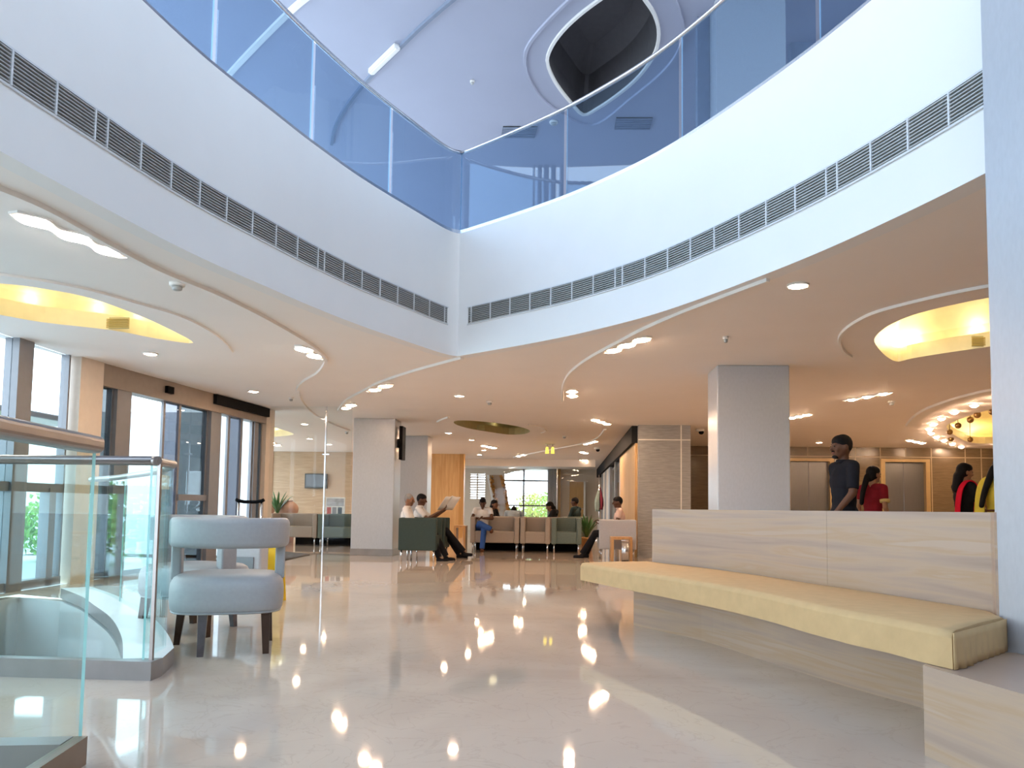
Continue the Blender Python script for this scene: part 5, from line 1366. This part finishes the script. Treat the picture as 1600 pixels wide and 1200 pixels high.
# woman in maroon blouse
yW2 = 10.3; X = gy(1364, 780, yW2).x
def saree(c1, side=-1, w=.07, front=True):
    def f(o, J, s, h):
        """pleated cloth over one shoulder: down the back and across the chest"""
        sh = J['shL'].lerp(J['neck'], .35) if side < 0 else J['shR'].lerp(J['neck'], .35)
        path = [sh+Vector((0, -.17, -.62))*s, sh+Vector((0, -.165, -.3))*s, sh+Vector((0, -.12, -.05))*s, sh+Vector((0, -.03, .058))*s, sh+Vector((0, .06, .03))*s, sh+Vector((-side*.04, .145, -.10))*s, sh+Vector((-side*.12, .165, -.28))*s, sh+Vector((-side*.2, .14, -.42))*s]
        path = spline(path, 6); mb = MB(); rows = []
        for i, p in enumerate(path):
            t = (path[min(i+1, len(path)-1)]-path[max(i-1, 0)]).normalized(); x = Vector((1, 0, 0)); n = x.cross(t).normalized()
            rows.append(mb._v([p + x*(u*w*s) + n*(0.008*math.sin(u*9)) for u in (-1, -.6, -.2, .2, .6, 1)]))
        for a, b in zip(rows, rows[1:]):
            for j in range(5): mb.face([a[j], a[j+1], b[j+1], b[j]]).smooth = True
        d = mb.build('shoulder_cloth', CL[c1], parent=o); m = d.modifiers.new('t', 'SOLIDIFY'); m.thickness = 0.012
    return f
def sleeve_band(o, J, s, h):
    a, b = J['shR'].lerp(J['elR'], .60), J['shR'].lerp(J['elR'], .74); mb = MB(); mb.cap(a, b, .066*s, .064*s, 16, flat=True); mb.build('sleeve_border', CL['gold'], parent=o)
person('woman in a maroon blouse with a long dark ponytail before the lift', (X, yW2, 0), -PI/2+0.55, 1.57, STAND, dict(elR=(.22, -.04, 1.12), wrR=(.20, .10, .90)), 'tan', 'black', 'maroon', ('cream', 'skirt'), sleeve=.6, look=(-.25, 0), style='pony', female=True, extra=sleeve_band)
# woman with red scarf, arms raised to the chest
yW3 = 10.0; X = gy(1506, 780, yW3).x
person('woman in black with a bright red scarf over her shoulder', (X, yW3, 0), -PI/2+0.1, 1.60, STAND, dict(elR=(.24, .10, 1.12), wrR=(.10, .30, 1.26), elL=(-.23, .12, 1.13), wrL=(-.06, .30, 1.28), waist=(0, 0, 1.06)),
       'tan', 'black', 'black', ('black', 'skirt'), sleeve=.6, look=(-.1, -.1), style='long', female=True, extra=saree('red', 1, .055))
# woman in yellow saree
yW4 = 8.9; X = gy(1559, 780, yW4).x
def yellow_extra(o, J, s, h):
    saree('yellow', -1, .08)(o, J, s, h)
    mb = MB(); mb.lathe([(.165*s, -.012), (.172*s, 0), (.165*s, .012)], J['waist'], 20, sy=.78); mb.build('belt', CL['brown'], parent=o)
person('woman in a yellow saree with a long braid beside the near column', (X, yW4, 0), -PI/2+0.2, 1.61, STAND, dict(elR=(.22, .03, 1.13), wrR=(.13, .26, 1.08), elL=(-.22, .03, 1.13), wrL=(-.10, .28, 1.06), neck=(0, .03, 1.42), head=(0, .06, 1.57)),
       'mid', 'black', 'yellow', ('yellow', 'skirt'), sleeve=.5, look=(0, -.15), style='braid', female=True, extra=yellow_extra)

# men in the green armchairs
hY = g0.y+wS/2
X = gy(643, 780, hY).x
person('white haired man in a white shirt seated in the nearest green armchair', (X-0.02, hY, -.03), -PI/2, 1.60, SIT, dict(knL=(-.11, .46, .53), knR=(.11, .44, .55), anL=(-.12, .70, .10), anR=(.13, .60, .09), wrR=(.14, .30, .66), wrL=(-.12, .30, .66)), 'mid', 'white', 'white', ('black', 'trousers'), style='thin', look=(-.2, -.1))
hY2 = g0.y+wS*1.5+0.03; X = gy(662, 780, hY2).x
def news(o, J, s, h): pass
p_n = person('man in a white shirt reading a newspaper in the second green armchair', (X-0.02, hY2, -.03), -PI/2, 1.62, SIT, dict(knL=(-.11, .46, .54), knR=(.11, .50, .58), anL=(-.12, .74, .10), anR=(.10, .86, .16), elR=(.22, .14, .80), wrR=(.18, .42, .98), elL=(-.22, .14, .80), wrL=(-.2, .42, .98)), 'dark', 'black', 'white', ('black', 'trousers'), look=(0, -.15))
o = thing('newspaper', 'open newspaper held up by the man in the second green armchair', 'newspaper', (X+0.47, hY2, 1.06))
rnp = Matrix.Rotation(math.radians(-38), 3, 'Z') @ Matrix.Rotation(math.radians(42), 3, 'Y')
for sgn in (-1, 1):
    mb = MB(); rows = []
    for i in range(9):
        t = i/8; rows.append(mb._v([rnp @ Vector((0.05*abs(t)+0.012*math.sin(t*5), sgn*t*0.20, z)) for z in (-.17, -.08, 0, .08, .17)]))
    for a, b in zip(rows, rows[1:]):
        for j in range(4): mb.face([a[j], a[j+1], b[j+1], b[j]]).smooth = True
    sh_ = mb.build('page', M['paper'], parent=o); md = sh_.modifiers.new('t', 'SOLIDIFY'); md.thickness = 0.003
    for z0, z1, t0, t1, m in ((.03, .13, .15, .55, 'ink'), (.03, .13, .62, .92, 'redink'), (-.14, -.02, .15, .9, 'ink')):
        mb = MB(); mb.box((-0.010, 0, 0), (-0.004, 0.001, 0.001)) if False else None
        pts = [rnp @ Vector((0.05*t+0.012*math.sin(t*5)-0.006, sgn*t*0.20, z)) for t, z in ((t0, z0), (t1, z0), (t1, z1), (t0, z1))]
        mb.quad(pts); pr = mb.build('printed_block', M[m], parent=sh_); md = pr.modifiers.new('t', 'SOLIDIFY'); md.thickness = 0.002
# man in jeans on the beige sofa, legs crossed, looking at his hands
X = gy(754, 780, Ys+.3).x
person('man in a white shirt and blue jeans with crossed legs on the beige sofa', (X, Ys+.36, -.02), PI, 1.60, SIT, dict(knL=(-.08, .42, .56), knR=(.02, .46, .68), anR=(-.26, .50, .54), anL=(-.05, .50, .09), wrL=(-.04, .30, .80), wrR=(.06, .30, .80), elL=(-.24, .08, .80), elR=(.24, .08, .80), head=(0, .01, 1.17)), 'dark', 'black', 'white', ('denim', 'trousers'), shoes='brown', sleeve=.6, look=(0, -.4))
# a second row of seats behind, backs towards us, with four sitters
def back_seat(src, px, y, label): 
    x = gy(px, 800, y).x; return dup(src, (x, y, 0), PI, label), x
_, X = back_seat(s2, 775, Ys+1.62, 'beige armchair with its back to the lobby holding the woman in black')
person('woman in black with long dark hair leaning beside the man in jeans', (gy(771, 790, Ys+1.6).x, Ys+1.62, -.03), -PI/2-.6, 1.58, SIT, dict(chest=(0, -.02, .84), head=(0, .03, 1.165)), 'mid', 'black', 'black', ('black', 'trousers'), style='long', female=True, sleeve=1.7, vox=.012)
_, X = back_seat(s2, 801, Ys+1.62, 'beige armchair with its back to the lobby holding the person bent forward')
person('person in a pale blue shirt bent forward behind the beige sofas', (X, Ys+1.68, -.02), 0, 1.62, SIT, dict(waist=(0, .06, .70), chest=(0, .20, .84), neck=(0, .34, .93), head=(0, .45, .96), shL=(-.175, .30, .92), shR=(.175, .30, .92), elL=(-.22, .42, .70), elR=(.22, .42, .70), wrL=(-.06, .62, .62), wrR=(.06, .62, .62)), 'mid', 'black', 'blue', ('black', 'trousers'), look=(0, -.6), vox=.012)
_, X = back_seat(s2, 866, Ys+1.62, 'beige armchair with its back to the lobby under the pendant lamp')
pr_ = person('dark haired person in black holding a white sheet behind the armchairs', (gy(864, 790, Ys+1.62).x, Ys+1.64, -.03), PI/2-.2, 1.58, SIT, dict(chest=(0, 0, .84), neck=(0, .03, 1.0), head=(0, .08, 1.13), wrL=(-.06, .34, .82), wrR=(.06, .34, .82)), 'mid', 'black', 'black', ('black', 'trousers'), look=(.3, -.3), style='long', female=True, sleeve=1.6, vox=.012)
pX = gy(850, 803, Ys+1.62).x
mb = MB(); mb.box((pX-.14, Ys+1.52, .90), (pX+.12, Ys+1.72, .904), rot=Matrix.Rotation(.45, 3, 'Y')); tag(mb.build('paper_sheet', M['paper']), 'white sheet of paper held by the person in black', 'paper')
_, X = back_seat(s3, 899, Ys+3.3, 'green armchair far back holding the dark clothed sitter')
person('dark clothed sitter with short hair in front of the honey wood door', (gy(897, 790, Ys+3.3).x, Ys+3.33, -.02), PI/2-.5, 1.68, SIT, {}, 'dark', 'black', 'darkgreen', ('black', 'trousers'), sleeve=1.5, vox=.012, look=(.2, 0))
# man in the grey armchair facing left
X = gy(962, 780, gg.location.y).x
person('man in a pinkish shirt seated in the grey armchair facing left', (X+.02, gg.location.y-.02, -.02), PI/2, 1.62, SIT, dict(anL=(-.12, .72, .10), anR=(.12, .62, .09), knL=(-.11, .45, .52), wrR=(.10, .30, .74), wrL=(-.14, .34, .80)), 'dark', 'black', 'pink', ('black', 'trousers'), sleeve=.6, look=(0, -.05))

# ------------------------------------------------------------------ light
w = bpy.data.worlds.new('world'); sc.world = w; w.use_nodes = True; nt = w.node_tree
bg = nt.nodes['Background']
tc = nt.nodes.new('ShaderNodeTexCoord'); sx = nt.nodes.new('ShaderNodeSeparateXYZ'); rp = nt.nodes.new('ShaderNodeValToRGB')
rp.color_ramp.elements[0].position = 0.0; rp.color_ramp.elements[0].color = (0.86, 0.93, 1.0, 1)
rp.color_ramp.elements[1].position = 0.7; rp.color_ramp.elements[1].color = (0.62, 0.80, 1.0, 1)
nt.links.new(tc.outputs['Generated'], sx.inputs[0]); nt.links.new(sx.outputs['Z'], rp.inputs[0]); nt.links.new(rp.outputs[0], bg.inputs['Color'])
bg.inputs['Strength'].default_value = 6.6
def cove_light(k, n, e, col=(1, .91, .70), z=0.24):
    lp = COVES[k]; c = sum(lp, Vector())/len(lp)
    for i in range(n):
        p = lp[int(i*len(lp)/n)]; q = c+(p-c)*1.05; lamp('POINT', 'cove_strip', (q.x, q.y, CZ+z), e, col, 0.1)
cove_light('left', 14, 1.5, (1, .86, .60)); cove_light('right', 12, 2.3, (1, .86, .60)); cove_light('dome', 10, 5.0, (1, .74, .36)); cove_light('lounge', 6, 1.6); cove_light('centre', 3, 0.6, (1, .85, .5))
# lobby fill comes from the added lamps placed with the downlights
sc.view_settings.view_transform = 'Standard'; sc.view_settings.look = 'None'; sc.view_settings.gamma = 1.0
sc.view_settings.use_curve_mapping = False
sc.view_settings.exposure = 0.02
cy = sc.cycles
cy.max_bounces = 10; cy.diffuse_bounces = 5; cy.glossy_bounces = 4; cy.transmission_bounces = 8; cy.transparent_max_bounces = 16
cy.sample_clamp_indirect = 4.0; cy.caustics_reflective = False; cy.caustics_refractive = False
cy.use_denoising = True
